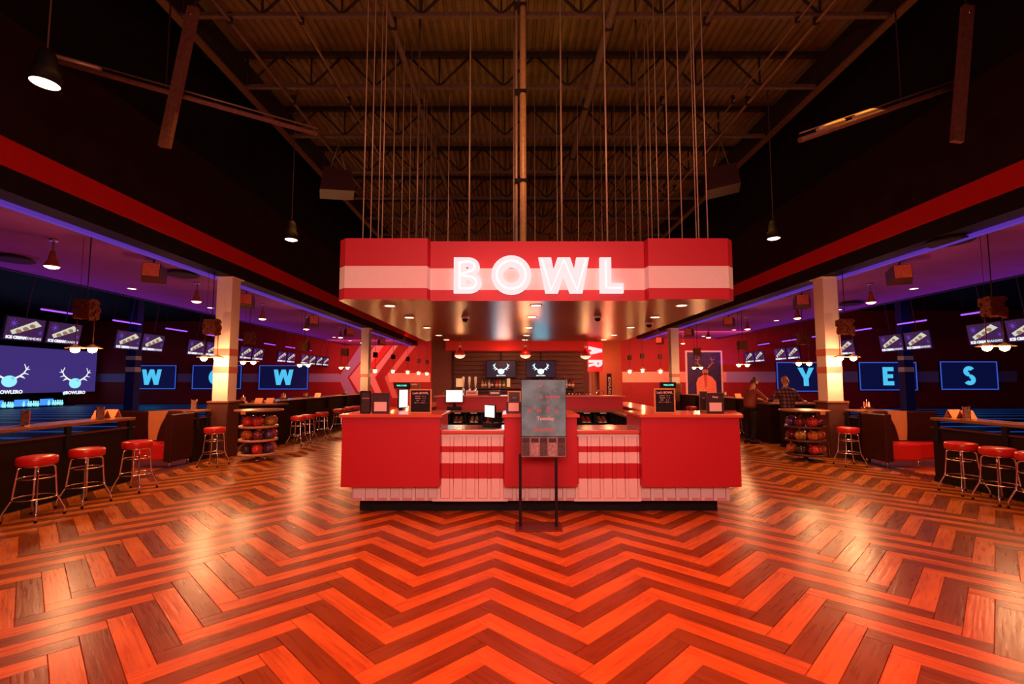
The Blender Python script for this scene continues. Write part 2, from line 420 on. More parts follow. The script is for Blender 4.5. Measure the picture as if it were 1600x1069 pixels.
stripe(wallbr, 'stripe', [(1135, 581), (1589, 580), (1589, 597), (1135, 597.5)], YB_R, M_LAV)

# long beams carried on the columns, with the red band, and the dark walls above
for nm, X, s in (('left', XL, -1), ('right', XR, 1)):
    Xo = X + s * .34; z1 = 3.99 if s < 0 else 4.0
    b = MB(); b.box(X, Xo, Y0, 24.9 if s > 0 else YB_L - .01, z1, 4.285, M_BLACK); bm = struct('wall_' + nm + '_beam', b)
    b = MB(); b.box(X - s * .03, X, Y0, 24.9 if s > 0 else YB_L - .01, 4.285, 4.63, M_BAND); b.build('red_band', bm)
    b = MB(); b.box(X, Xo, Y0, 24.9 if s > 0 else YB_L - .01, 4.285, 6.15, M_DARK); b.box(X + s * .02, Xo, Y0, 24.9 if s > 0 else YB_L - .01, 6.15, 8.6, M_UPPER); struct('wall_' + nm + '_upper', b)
    # side ceiling
    Xe = -10.6 if s < 0 else 11.3; yb = YB_L if s < 0 else YB_R
    b = MB(); b.box(Xo, Xe, Y0, yb - .01, 4.02, 4.14, M_CEIL); struct('ceiling_' + nm + '_side', b)
    b = MB(); b.box(Xe, Xe + s * .15, Y0, yb - .02, 4.0, 6.0, M_BLACK); struct('trim_' + ('3' if s < 0 else '4'), b)
    b = MB(); b.box(Xe, s * 29, Y0, yb - .01, 5.6, 5.75, M_BLACK); struct('ceiling_' + nm + '_lanes', b)
    b = MB(); b.box(Xo + s * .001, Xo + s * .10, Y0, yb - .03, 3.93, 3.985, E_VIOC); tag(b.build('cove_light'), 'thin strip of painted violet glow in the cove along the %s beam' % nm, 'light')  # glowing strip stands in for violet light on the beam's underside
    # lanes, a low platform of long boards running away from the hall
    b = MB(); b.box(s * 11.6 + XC * (s > 0), s * 28.9, 3, yb - .01, 0, .2, M_LANE); ln = struct('floor_lanes_' + nm, b)
    yy = 10.0
    for k in range(17):
        if yy > yb - .5: break
        g = MB(); g.box(s * 12, s * 28.8, yy, yy + .30, .2, .203, E_LANE); g.build('gutter_strip', ln)  # glowing strips stand in for screens reflected in the lanes
        yy += 1.5
# main roof deck, corrugated, ribs running away from the camera
b = MB(); vs = []; fs = []; x = -6.1; i = 0; zs = 8.22; n = 0
prof = []
while x < 6.8:
    prof += [(x, zs), (x + .085, zs), (x + .10, zs + .045), (x + .145, zs + .045)]; x += .16
for (px_, pz_) in prof: vs += [(px_, Y0, pz_), (px_, 30, pz_)]
fs = [(2 * k, 2 * k + 1, 2 * k + 3, 2 * k + 2) for k in range(len(prof) - 1)]
b.add(vs, fs, M_DECK); b.box(-6.6, 7.3, Y0, 30, 8.45, 8.6, M_BLACK); struct('ceiling', b)
b = MB(); b.box(XL, XR, Y0 - .2, Y0, 0, 8.6, M_BLACK); struct('wall_front', b)
b = MB(); b.box(-2.2, 2.7, YB_R + .05, YB_R + .25, 3.5, 8.6, M_BRICKR); struct('wall_back_upper', b)

# ================================================================== ROOF STEEL
ty = [5.0, 6.79, 8.54, 10.33, 12.16, 13.96, 15.76, 17.56]
def truss(Y, label):
    t = thing('roof_truss', label, 'truss', (0, Y, 7.45), 0, 'open web roof trusses')
    b = MB(); b.box(-5.3, 6.0, -.035, .035, -.02, .02, M_STEEL); b.box(-5.3, 6.0, -.008, .008, .02, .07, M_STEEL); b.build('bottom_chord', t)
    b = MB(); b.box(-6.1, 6.8, -.05, .05, .63, .72, M_STEELD); b.build('top_chord', t)
    bd = MB(); bd.tube([(0, 0, .02), (.60, 0, .64)], .022, M_STEELD, 6); dm = bd.mesh('web_member')
    bv = MB(); bv.tube([(0, 0, .02), (0, 0, .64)], .018, M_STEELD, 6); vm = bv.mesh('web_member')
    x = -5.25
    while x < 5.9:
        for me, sx in ((dm, 1), (dm, -1), (vm, 1)):
            if sx < 0 and x < -5: continue
            o = bpy.data.objects.new('web_member', me); C.objects.link(o); o.parent = t; o.location = (x, 0, 0); o.scale = (sx, 1, 1)
        x += 1.27
    return t
tr0 = truss(ty[1], 'open web roof truss crossing the top edge of the picture')
tl = ['', '', 'second roof truss back from the top edge of the picture', 'third roof truss back, above the canopy', 'fourth roof truss back, above the canopy', 'fifth roof truss back, dim',
      'sixth roof truss back, hardly lit', 'seventh and farthest roof truss, in the dark']
for Y, l in list(zip(ty, tl))[2:]: dup(tr0, l, (0, Y, 7.45))
# girders along both sides
for X, l in ((-5.3, 'reddish steel girder along the top of the left wall'), (6.05, 'reddish steel girder along the top of the right wall')):
    t = thing('roof_girder', l, 'girder', (X, 12, 7.4))
    b = MB(); b.box(-.07, .07, -14, 14, -.02, .02, M_CONDUIT); b.build('flange', t)
    b = MB(); b.box(-.02, .02, -14, 14, .02, .6, M_STEELD); b.build('web', t)
# pipes running along the roof
for X, Z, r, m, l in ((-3.35, 7.36, .022, M_CONDUIT, 'thin pale conduit under the roof, left of the canopy'), (1.53, 7.3, .07, M_STEEL, 'round pipe under the roof, right of the thick riser'),
                   (-1.9, 7.3, .05, M_STEEL, 'round pipe under the roof, left of the thick riser'), (3.1, 7.36, .04, M_STEEL, 'slim pipe under the roof over the right end of the sign'),
                   (4.85, 7.36, .03, M_CONDUIT, 'thin reddish conduit inside the right girder'), (4.55, 7.38, .018, M_CONDUIT, 'thinnest reddish conduit inside the right girder'),
                   (-4.5, 7.38, .03, M_STEEL, 'dull pipe under the roof inside the left girder')):
    t = thing('roof_pipe', l, 'pipe', (X, 11, Z)); b = MB(); b.tube([(0, -12, 0), (0, 12, 0)], r, m, 10); b.build('pipe', t)
    for k in range(-5, 6): b = MB(); b.box(-r - .012, r + .012, k * 2.1 - .02, k * 2.1 + .02, -r - .012, .14, M_STEELD); b.build('clamp', t)
# slanted steel bars with cross rails under the roof
def hang_bar(pa, pb, ra, rb, Y, l, fix):
    t = thing('hanging_steel_bar', l, 'steel bar')
    A, B = Vector(aty(*pa, Y)), Vector(aty(*pb, Y))
    b = MB(); d = (B - A); nrm = Vector((d.z, 0, -d.x)).normalized() * .075
    b.prism([(A.x - nrm.x, A.z - nrm.z), (A.x + nrm.x, A.z + nrm.z), (B.x + nrm.x, B.z + nrm.z), (B.x - nrm.x, B.z - nrm.z)], lambda u, v, w_: (u, w_, v), Y - .03, Y + .03, mat('rust_channel', (.20, .08, .045), .6, .1, noise=.3))
    b.build('channel', t)
    b = MB(); b.sphere((A.x + (B.x - A.x) * .06, Y - .035, A.z + (B.z - A.z) * .06), .02, M_CHROME, 8, 6); b.build('bolt', t)
    b = MB(); R0, R1 = Vector(aty(*ra, Y - .4)), Vector(aty(*rb, Y + .7)); b.tube([R0, R1], .035, MATS['rust_channel'], 8); b.tube([R0 + Vector((0, 0, .09)), R1 + Vector((0, 0, .09))], .012, M_CONDUIT, 6); b.build('cross_rail', t)
    for (f0, f1) in fix:
        b = MB(); P0 = R0.lerp(R1, f0); P1 = R0.lerp(R1, f1); b.tube([P0 + Vector((0, 0, .06)), P1 + Vector((0, 0, .06))], .03, M_ROD, 6); b.build('track_fixture', t)
    b = MB(); b.tube([A + Vector((0, .02, -.05)), (A.x, Y + .02, 8.3)], .015, M_STEELD, 6); b.build('hanger', t)
    b = MB(); M_ = R0.lerp(R1, .5); b.tube([(M_.x - .03, M_.y, M_.z), (M_.x - .03, M_.y, 8.3)], .01, M_STEELD, 6); b.build('hanger', t)
hang_bar((303, 12), (257, 230), (-15, 66), (497, 210), 6.0, 'slanted rusty steel bar crossed by a long rail at upper left', [(.1, .3)])
hang_bar((1512, 10), (1495, 222), (1250, 219), (1545, 117), 6.0, 'slanted rusty steel bar crossed by a rail at upper right', [(.08, .2), (.25, .38), (.8, .98)])

# ================================================================== COLUMNS
def column(x0, x1, y0, y1, top, label, stripes, clad=None, m=M_BEIGE, sm=None, capd=.05):
    t = thing('column', label, 'column', ((x0 + x1) / 2, (y0 + y1) / 2, 0)); w_, d_ = (x1 - x0) / 2, (y1 - y0) / 2
    b = MB(); b.box(-w_, w_, -d_, d_, 0, top, m, .006); b.build('shaft', t)
    for z0, z1 in stripes:
        b = MB(); b.box(-w_ - .004, w_ + .004, -d_ - .004, d_ + .004, z0, z1, sm); b.build('painted_stripe', t)
    if clad:
        b = MB(); e = .05; b.box(-w_ - e, w_ + e, -d_ - e, d_ + e, 0, clad - .04, M_BROWN, .01); b.box(-w_ - e - .02, w_ + e + .02, -d_ - e - .02, d_ + e + .02, clad - .04, clad, M_TOP, .005); b.build('wood_cladding', t)
        for sx in (-1, 1):
            b = MB(); b.box(sx * (w_ + e) - .008, sx * (w_ + e) + .008, -d_ - e - .008, -d_ - e + .008, 0, clad - .04, M_METAL); b.build('corner_guard', t)
    if capd:
        b = MB(); b.box(-w_ - capd, w_ + capd, -d_ - capd, d_ + capd, top - .02, top, m); b.build('cap_plate', t)
    return t
M_PSTR = mat('column_stripe', (.62, .17, .14), .6, noise=.04)
zst = [(aty(350, 545 + .0, 9.94)[2], aty(350, 556, 9.94)[2]), (aty(350, 573, 9.94)[2], aty(350, 583, 9.94)[2])]
zst = [(min(a_), max(a_)) for a_ in zst]
column(-6.58, -6.24, 9.94, 10.26, 3.98, 'pale square column with two red stripes behind the left bar stools', zst, 1.22, sm=M_PSTR)
column(6.93, 7.27, 9.94, 10.26, 3.98, 'pale square column with two red stripes beside the right ball rack', zst, 1.22, sm=M_PSTR)
column(-6.58, -6.24, 19.6, 19.95, 3.98, 'slim pale column farther back on the left, before the chevrons', [(zst[1][0], zst[1][1])], 1.2, sm=M_PSTR)
column(6.93, 7.27, 19.6, 19.95, 3.98, 'slim pale column farther back on the right, beside the portrait', [(zst[1][0], zst[1][1])], 1.2, sm=M_PSTR)
zs2 = [(2.05, 2.25), (2.55, 2.72)]
for px_, l in ((202, 'dark blue column with lavender stripes by the left lanes'), (1422, 'dark blue column with lavender stripes by the right lanes')):
    X = aty(px_, 600, 19)[0]; column(X - .20, X + .20, 19, 19.3, 5.55, l, zs2, None, M_NAVY, M_WHITE, 0)

# ================================================================== WALL SCREENS
def wall_screen(px0, px1, py0, py1, Y, ch, label):
    x0, _, z1 = aty(px0, py0, Y); x1, _, z0 = aty(px1, py1, Y)
    t = thing('wall_screen', label, 'screen', ((x0 + x1) / 2, Y - .12, (z0 + z1) / 2), 0, 'letter screens on the rear walls'); w_, h_ = (x1 - x0) / 2, (z1 - z0) / 2
    b = MB(); b.box(-w_, w_, .0, .119, -h_, h_, M_BLACK); b.build('housing', t)
    b = MB(); b.box(-w_ + .06, w_ - .06, -.012, .0, -h_ + .06, h_ - .06, E_NAVY); b.build('display', t)
    b = MB()
    for a_ in ((-w_, w_, h_ - .05, h_), (-w_, w_, -h_, -h_ + .05), (-w_, -w_ + .05, -h_, h_), (w_ - .05, w_, -h_, h_)): b.box(a_[0], a_[1], -.015, .0, a_[2], a_[3], E_FRAME)
    b.build('lit_border', t)
    hh = 1.0; wd = letter(ch)[1] * hh; b = MB(); letter_prisms(b, ch, -wd / 2, -hh / 2, hh, lambda u, v, q_: (u, q_, v), -.02, -.012, E_CYAN, .25); b.build('letter', t)
    return t
wall_screen(203, 276, 571, 608, YB_L, 'W', 'blue screen showing W, leftmost on the rear wall')
wall_screen(303.5, 378, 571, 608, YB_L, 'O', 'blue screen showing O, half hidden by the left column')
wall_screen(407, 482, 571, 608.5, YB_L, 'W', 'blue screen showing W, right of the left column')
wall_screen(1211, 1303, 566, 612, YB_R, 'Y', 'blue screen showing Y behind the two men')
wall_screen(1339, 1431, 566, 610, YB_R, 'E', 'blue screen showing E, partly behind the blue column')
wall_screen(1465, 1557, 565, 609, YB_R, 'S', 'blue screen showing S, rightmost on the rear wall')

# antlered bowling ball logo, drawn flat in local x/z, unit = ball radius
def logo(mb, fn, t0, t1, m_ball, m_ant):
    mb.prism([(1.0 * math.cos(a), .82 * math.sin(a)) for a in [2 * PI * k / 20 for k in range(20)]], fn, t0, t1, m_ball)
    def seg(p, q_, w0, w1):
        d = Vector((q_[0] - p[0], q_[1] - p[1])); n = Vector((-d.y, d.x)).normalized()
        mb.prism([(p[0] + n.x * w0, p[1] + n.y * w0), (p[0] - n.x * w0, p[1] - n.y * w0), (q_[0] - n.x * w1, q_[1] - n.y * w1), (q_[0] + n.x * w1, q_[1] + n.y * w1)], fn, t0, t1, m_ant)
    for s in (-1, 1):
        P = [(s * .75, .45), (s * 1.3, .75), (s * 1.85, 1.2), (s * 2.15, 1.75), (s * 1.85, 2.5)]
        for i in range(4): seg(P[i], P[i + 1], .13 - .02 * i, .11 - .02 * i)
        for i, e in ((1, (s * 2.05, .42)), (1, (s * 1.9, .66)), (2, (s * 2.5, 1.0)), (3, (s * 2.65, 1.75)), (3, (s * 2.45, 2.2))): seg(P[i], e, .09, .03)
def holes(mb, fn, t0, t1, m):
    for cx_, cz in ((.25, .45), (.5, .32), (.42, .55)): mb.prism([(cx_ + .09 * math.cos(a), cz + .05 * math.sin(a)) for a in [2 * PI * k / 8 for k in range(8)]], fn, t0, t1, m)

# projection screen over the left lanes
XS = -27.0
y_a, z_top = atx(153, 549, XS)[1:]; y_b = 19.0
t = thing('projection_screen', 'wide purple projection screen above the pins at far left', 'screen', (XS, 24, 0))
b = MB(); b.box(-.1, 0, y_b - 24, y_a - 24, .95, 3.6, M_BLACK); b.build('backing', t)
b = MB(); b.box(0, .01, y_b - 24 + .05, y_a - 24 - .05, 1.0, 3.55, E_PROJ); b.build('display', t)
for px_, py_ in ((14, 596), (117, 599)):
    _, yy, zz = atx(px_, py_, XS); r = .38; b = MB(); fn = lambda u, v, q_: (q_, yy - 24 + u * r, zz + v * r)
    logo(b, fn, .012, .02, E_LTCY, E_WTXT); holes(b, fn, .02, .024, E_PROJ); b.build('antler_logo', t)
    text('lettering', '#BOWLERO', .26, E_WTXT, t, (.016, yy - 24, zz - .58), (PI / 2, 0, PI / 2), .003, .012)
for k, px_ in enumerate((10, 50, 88)):
    _, yy, zz = atx(px_, 626, XS)
    t = thing('pin_deck', ['blue lit pin deck at the left picture edge', 'blue lit pin deck under the middle of the projection screen', 'rightmost blue lit pin deck under the projection screen'][k], 'pin deck', (XS, yy, .2), 0, 'lit pin decks')
    b = MB(); b.box(-.6, .6, -.55, .55, 0, .05, M_BLACK); b.box(-.6, -.55, -.36, .36, .05, .42, E_BLUEL); b.build('deck', t)
    b = MB()
    for r_ in range(3):
        for c_ in range(r_ + 1):
            b.lathe([(.03, 0), (.06, .11), (.03, .22), (.035, .27), (.01, .31)], E_LTCY, (.35 - r_ * .26, (c_ - r_ / 2) * .26, .05), 8)
    tag(b.build('bowling_pins', t), kind='stuff')

# ================================================================== TVs over the lanes
def make_tv(label):
    t = thing('lane_monitor', label, 'television', (0, 0, 0), 0, 'dessert advert monitors over the lanes')
    b = MB(); b.box(-.46, .46, 0, .06, -.29, .29, M_BLACK, .008); b.build('housing', t)
    b = MB(); b.box(-.44, .44, -.006, 0, -.27, .27, E_TVBG)
    for cx_, cz, rr in ((-.28, .12, .13), (.36, -.06, .07)):
        for k in range(4):
            a = PI * k / 4; dx, dz = math.cos(a) * rr, math.sin(a) * rr; nx, nz = -dz * .08, dx * .08
            b.prism([(cx_ - dx, cz - dz), (cx_ + nx, cz + nz), (cx_ + dx, cz + dz), (cx_ - nx, cz - nz)], lambda u, v, q_: (u, q_, v), -.008 - k * .0006, -.006, E_TVST)
    b.build('display', t)
    b = MB(); b.prism([(-.33, -.06), (-.27, -.15), (.36, .12), (.20, .23)], lambda u, v, q_: (u, q_, v), -.014, -.010, E_PLATE); b.build('plate_image', t)
    b = MB()
    for k, (cx_, cz) in enumerate(((-.15, -.06), (.0, .01), (.14, .09))):
        b.prism([(cx_ + .07 * math.cos(a), cz + .05 * math.sin(a)) for a in [2 * PI * j / 10 for j in range(10)]], lambda u, v, q_: (u, q_, v), -.018, -.0142, E_FOOD)
    b.build('sandwich_image', t)
    text('lettering', 'ICE CREAM', .092, E_WTXT, t, (-.17, -.012, -.22), (PI / 2, 0, 0), .002, .007)
    text('lettering', 'SANDIES', .088, E_WTXT, t, (.24, -.012, -.22), (PI / 2, 0, 0), .002, 0)
    b = MB(); b.tube([(0, .04, .2), (0, .04, 2.69)], .012, M_STEELD, 6); b.build('pole', t)
    return t
tv0 = None
rows = ['nearest pair', 'second pair', 'third pair', 'fourth pair', 'fifth pair', 'sixth pair', 'farthest pair']
for s, X, nm in ((-1, -12.0, 'left'), (1, 12.68, 'right')):
    for i, yc in enumerate((11.55, 14.55, 17.6, 20.8, 24.0, 26.6, 28.6)):
        if s > 0 and i > 4: continue
        for j, dy in enumerate((-.49, .49)):
            if s > 0 and i == 4: dy -= .4
            l = 'lane monitor with ice cream advert, %s of the %s over the %s lanes' % ('near one' if j == 0 else 'far one', rows[i], nm)
            if tv0 is None: tv0 = make_tv(l); o = tv0
            else: o = dup(tv0, l)
            o.location = (X, yc + dy, 2.93); o.rotation_euler = (math.radians(-8) * 0, 0, PI / 2 if s < 0 else -PI / 2)
            o.rotation_euler = (math.radians(8), 0, PI / 2 if s < 0 else -PI / 2)
# blacklight tubes
tb0 = None
for s, X, nm in ((-1, -13.0, 'left'), (1, 13.5, 'right')):
    for i in range(8 if s < 0 else 6):
        yc = 12.9 + i * 2.25
        l = 'violet blacklight tube over the %s lanes, %s' % (nm, 'nearest to us' if i == 0 else ORD[i] + ' from the front')
        if tb0 is None:
            t = thing('blacklight_tube', l, 'light', (0, 0, 0), 0, 'blacklight tubes over the lanes'); b = MB(); b.box(-.04, .04, -.58, .58, .02, .07, M_BLACK); b.build('housing', t)
            b = MB(); b.tube([(0, -.55, 0), (0, .55, 0)], .026, E_VIO, 8); b.build('tube', t)
            for yy in (-.5, .5): b = MB(); b.tube([(0, yy, .07), (0, yy, 1.95)], .004, M_STEELD, 4); b.build('wire', t)
            tb0 = o = t
        else: o = dup(tb0, l)
        o.location = (X, yc, 3.64)

# ================================================================== CANOPY
CYF = 5.5
t = thing('canopy', 'large red hanging canopy with a pale stripe above the front desk', 'canopy', (0, 0, 0)); canopy = t
zb, zt = 2.66, 3.425; zs0, zs1 = 2.80, 3.075
Xl0, Xl1, Xr0, Xr1 = -2.17, -1.05, 1.69, 2.78
ch = .10
CYB = 11.35
outl = [(Xl0, CYF + ch), (Xl0 + ch, CYF), (Xl1, CYF), (Xl1 + .02, CYF + .12), (Xr0 - .02, CYF + .12), (Xr0, CYF), (Xr1 - ch, CYF), (Xr1, CYF + ch), (Xr1, CYB), (Xl0, CYB)]
def wallring(mb, poly, z0, z1, m, th=0.0):
    n = len(poly)
    for i in range(n):
        a, c = poly[i], poly[(i + 1) % n]
        d = Vector((c[0] - a[0], c[1] - a[1])).normalized(); nx, ny = d.y * th, -d.x * th
        mb.add([(a[0] + nx, a[1] + ny, z0), (c[0] + nx, c[1] + ny, z0), (c[0] + nx, c[1] + ny, z1), (a[0] + nx, a[1] + ny, z1)], [(0, 1, 2, 3)], m)
    return mb
b = MB(); wallring(b, outl, zb, zs0, M_RED); wallring(b, outl, zs1, zt, M_RED)
b.add([(x, y, zt) for x, y in outl], [tuple(range(len(outl)))], M_BLACK); b.build('fascia', t)
b = MB(); wallring(b, outl, zs0, zs1, M_WHITE); b.build('pale_stripe', t)
M_SOF = bpy.data.materials.new('soffit_satin'); M_SOF.use_nodes = True; nt = M_SOF.node_tree; bs = nt.nodes['Principled BSDF']
bs.inputs['Base Color'].default_value = (.26, .07, .02, 1); bs.inputs['Roughness'].default_value = .3; bs.inputs['Metallic'].default_value = .7
tc = nt.nodes.new('ShaderNodeTexCoord'); mp = nt.nodes.new('ShaderNodeMapping'); mp.inputs['Scale'].default_value = (2, 60, 1); nz = nt.nodes.new('ShaderNodeTexNoise'); nz.inputs['Scale'].default_value = 6
bp = nt.nodes.new('ShaderNodeBump'); bp.inputs['Strength'].default_value = .5; bp.inputs['Distance'].default_value = .004
nt.links.new(tc.outputs['Object'], mp.inputs[0]); nt.links.new(mp.outputs[0], nz.inputs['Vector']); nt.links.new(nz.outputs['Fac'], bp.inputs['Height']); nt.links.new(bp.outputs[0], bs.inputs['Normal'])
b = MB(); b.add([(x, y, zb) for x, y in reversed(outl)], [tuple(range(len(outl)))], M_SOF); b.build('soffit', t)

# sign letters
def build_letter(ch, px0, px1, py0, py1, Y, t=.29):
    x0, _, z1 = aty(px0, py0, Y); x1, _, z0 = aty(px1, py1, Y); hh = z1 - z0; polys, wd = letter(ch, t); sx = (x1 - x0) / (wd * hh)
    o = thing('sign_letter', 'large glowing neon letter %s on the red canopy' % ch, 'sign letter', (x0, Y, z0))
    fn = lambda u, v, q_: (u * hh * sx, q_, v * hh)
    b = MB()
    for p in polys: b.prism(p, fn, -.055, .0, E_SIGN)
    b.build('channel', o)
    # neon tube following the strokes
    h = t / 2
    W = 1.28
    paths = {'B': [[(h, h), (h, 1 - h)], [(h, 1 - h)] + [(.37 + (.26 - h * .85) * 1.05 * math.sin(a), .74 + (.26 - h * .85) * math.cos(a)) for a in [PI * k / 8 for k in range(9)]] + [(h, .5)],
                   [(h, .5)] + [(.38 + (.29 - h * .85) * 1.05 * math.sin(a), .29 + (.29 - h * .85) * math.cos(a)) for a in [PI * k / 8 for k in range(9)]] + [(h, h * .85)]],
             'O': [[(.52 + (.52 - h) * math.cos(2 * PI * k / 32), .5 + (.52 - h) * math.sin(2 * PI * k / 32)) for k in range(33)]],
             'W': [[(h * .6, .93), (.31, .07), (W / 2, .93), (W - .31, .07), (W - h * .6, .93)]],
             'L': [[(h, 1 - h * .7), (h, h * .95), (.54, h * .95)]]}[ch]
    b = MB()
    for p in paths: b.tube([fn(u, v, -.062) for u, v in p], .011, E_WHITE, 6)
    b.build('neon_tube', o)
    return o
YS = CYF + .117
for a_ in (('B', 710, 754, 404, 459), ('O', 768, 830, 402, 460), ('W', 841, 920, 404, 459), ('L', 936, 973, 404, 459)): build_letter(*a_, YS)
light('AREA', (.32, YS - .35, 2.95), 3, (1, .25, .25), 1.9, (PI / 2, 0, 0), .4)

# downlights in the soffit
dl0 = None
def downlight(px_, py_, Z, r, label, grp, power=0, m=E_DOWN, col=WARM):
    global dl0
    x, y, z = atz(px_, py_, Z)
    if dl0 is None:
        t = thing('downlight', label, 'light', (0, 0, 0), 0, grp)
        b = MB(); b.lathe([(.075, 0), (.098, -.008), (.10, 0)], M_WHITE, n=20); b.build('trim_ring', t)
        b = MB(); b.lathe([(.0001, -.003), (.075, -.003)], m, n=20); b.build('lens', t); dl0 = t; o = t
    else: o = dup(dl0, label); o['group'] = grp
    o.location = (x, y, Z - .002); o.scale = (r / .1,) * 3
    if power: light('SPOT', (x, y, Z - .05), power, col, .06, spot=2.3, blend=.7)
    return o
SW = (1, .42, .14)
for i, (a_, c_) in enumerate(((609, 477.8), (639.5, 496), (667, 512), (685.5, 524), (697.5, 531))): downlight(a_, c_, zb, .085, 'recessed light in the canopy soffit, left row, %s from the front' % ORD[i], 'soffit downlights', 16, col=SW)
for i, (a_, c_) in enumerate(((837.5, 477), (831, 495), (826, 512), (822.5, 524), (820, 531))): downlight(a_, c_, zb, .085, 'recessed light in the canopy soffit, middle row, %s from the front' % ORD[i], 'soffit downlights', 16, col=SW)
for i, (a_, c_) in enumerate(((1065, 477.2), (1023.5, 495.5), (985.5, 511.5), (959, 523.5), (943.5, 530.8))): downlight(a_, c_, zb, .085, 'recessed light in the canopy soffit, right row, %s from the front' % ORD[i], 'soffit downlights', 16, col=SW)
# dome cameras
dc0 = None
for px_, py_, l in ((727, 494, 'dome security camera in the soffit, left of the middle lights'), (933.5, 493, 'dome security camera in the soffit, right of the middle lights'), (1014, 503.5, 'dome security camera beside the right edge of the soffit')):
    x, y, z = atz(px_, py_, zb)
    if dc0 is None:
        t = thing('dome_camera', l, 'camera', (0, 0, 0), 0, 'dome cameras'); b = MB(); b.lathe([(.062, 0), (.065, -.03), (.055, -.045)], M_WHITE); b.build('base', t)
        b = MB(); b.lathe([(.05, -.045), (.045, -.07), (.03, -.088), (.0001, -.095)], mat('smoked_dome', (.01, .01, .015), .1, noise=.05)); b.build('dome', t); dc0 = o = t
    else: o = dup(dc0, l)
    o.location = (x, y, zb)

# hanger rods
rods = [(567, 5.8), (579, 5.9), (591, 6.4), (597, 6.1), (613, 7.0), (627, 7.6), (639, 8.2), (651, 7.2), (660, 8.8), (664, 9.2), (672, 9.8), (679, 10.4), (700, 9.0), (733, 6.6), (766, 9.6),
        (803, 7.4), (836, 9.6), (871, 8.6), (878, 6.3), (904, 9.4), (929, 8.8), (941, 10.2), (949, 6.0), (963, 9.9), (978, 10.5), (989, 8.3), (1000, 7.0), (1013, 7.4), (1019, 6.9), (1029, 6.4), (1046, 5.9), (1066, 6.0), (1088, 6.3), (1092, 5.7), (1106, 5.8)]
thick = {651: .02, 733: .013, 878: .013, 949: .013, 1000: .02, 803: .016, 700: .011}
for i, (px_, Y) in enumerate(rods):
    x = aty(px_, 373, Y)[0]; r = thick.get(px_, .0075)
    t = thing('hanger_rod', '%s hanger rod holding up the canopy, %s from the left' % ('stout steel' if r > .01 else 'thin steel', 'first' if i == 0 else ORD[i]), 'hanger rod', (x, Y, zt), 0, 'canopy hanger rods')
    b = MB(); b.tube([(0, 0, 0), (0, 0, 8.2 - zt)], r, M_ROD if r < .018 else M_CONDUIT, 6); b.build('rod', t)
    b = MB(); b.lathe([(.03, 0), (.03, .012), (.012, .03)], M_STEEL, n=8); b.build('anchor_nut', t)
x = aty(817.5, 373, 6.6)[0]
t = thing('riser_pipe', 'thick brass-coloured riser pipe from canopy centre to the roof', 'pipe', (x, 6.6, zt)); M_BRASS = mat('brass_pipe', (.85, .55, .18), .45, .2, noise=.2)
b = MB(); b.tube([(0, 0, 0), (0, 0, 8.2 - zt)], .05, M_BRASS, 12); b.tube([(-.10, .05, 0), (-.10, .05, 8.2 - zt)], .02, M_ROD, 8); b.build('pipe', t)
for z_ in (1.2, 2.6, 4.0): b = MB(); b.box(-.13, .06, -.06, .07, z_, z_ + .05, M_STEELD); b.build('clamp', t)

# ================================================================== FRONT DESK AND BAR ISLAND
D = thing('front_desk', 'red front desk with pale panelled base and striped recesses', 'desk', (0, 0, 0))
YF, YP = 5.6, 5.72
b = MB(); b.box(-1.95, 2.63, 5.905, 6.25, 0, .165, M_BLACK); b.build('toe_kick', D)
b = MB(); b.box(-2.0, 2.68, YP + .02, 6.3, .165, .37, M_PINKW); b.box(-1.0, 1.62, YP + .02, 6.3, .37, 1.0, M_REDP); b.build('carcass', D)
# battens and recessed panels of the pale base, each panel a part
bay = .155
xs = -2.0; k = 0
lows = [(-2.0, 2.68)]
nb = int((2.68 + 2.0) / bay) + 1
xi = [-2.0 + (4.68) * i / 30 for i in range(31)]
for i in range(30):
    x0, x1 = xi[i], xi[i + 1]
    mid = (x0 + x1) / 2
    tall = (-.93 < mid < -.09) or (.80 < mid < 1.57)
    ztop = .995 if tall else .36
    segs = [(.175, ztop, M_WHITE)] if not tall else [(.175, .44, M_WHITE), (.44, .63, M_RED), (.63, .765, M_WHITE), (.765, .84, M_RED), (.84, .995, M_WHITE)]
    b = MB()
    for z0, z1, m in segs: b.box(x0 + .026, x1 - .026, YP + .004, YP + .02, z0 + (.03 if z0 < .18 else 0), z1 - (.03 if z1 > .99 else 0), m)
    b.build('panel', D)
    b = MB()
    for z0, z1, m in segs: b.box(x1 - .02, x1 + .02, YP - .010, YP + .02, z0, z1, m)
    b.build('batten', D)
for x0, x1 in ((-.99, -.05), (.77, 1.60)):
    b = MB(); b.box(x0, x1, YP - .008, YP + .013, .96, 1.0, M_WHITE); b.build('top_rail', D)
    b = MB(); b.box(x0, x1, YP - .008, YP + .013, .165, .20, M_WHITE); b.build('bottom_rail', D)
# proud red boxes
boxes = [(-2.09, -.885, 'left'), (-.095, .80, 'middle'), (1.587, 2.80, 'right')]
for x0, x1, nm in boxes:
    b = MB(); b.box(x0, x1, YF, 6.3, .365, 1.205, M_RED, .004); b.build('red_front', D)
    b = MB(); b.box(x0 - .03, x1 + .03, YF - .04, 6.33, 1.205, 1.245, M_TOPR, .006); b.build('ledge', D)
for x0, x1 in ((-.885, -.095), (.80, 1.587)):
    b = MB(); b.box(x0, x1, YP - .05, 6.33, 1.0, 1.037, M_TOPR, .004); b.build('counter_edge', D)
    b = MB(); b.box(x0, x1, YP + .0, 6.33, 1.037, 1.047, M_METAL); b.build('counter_plate', D)
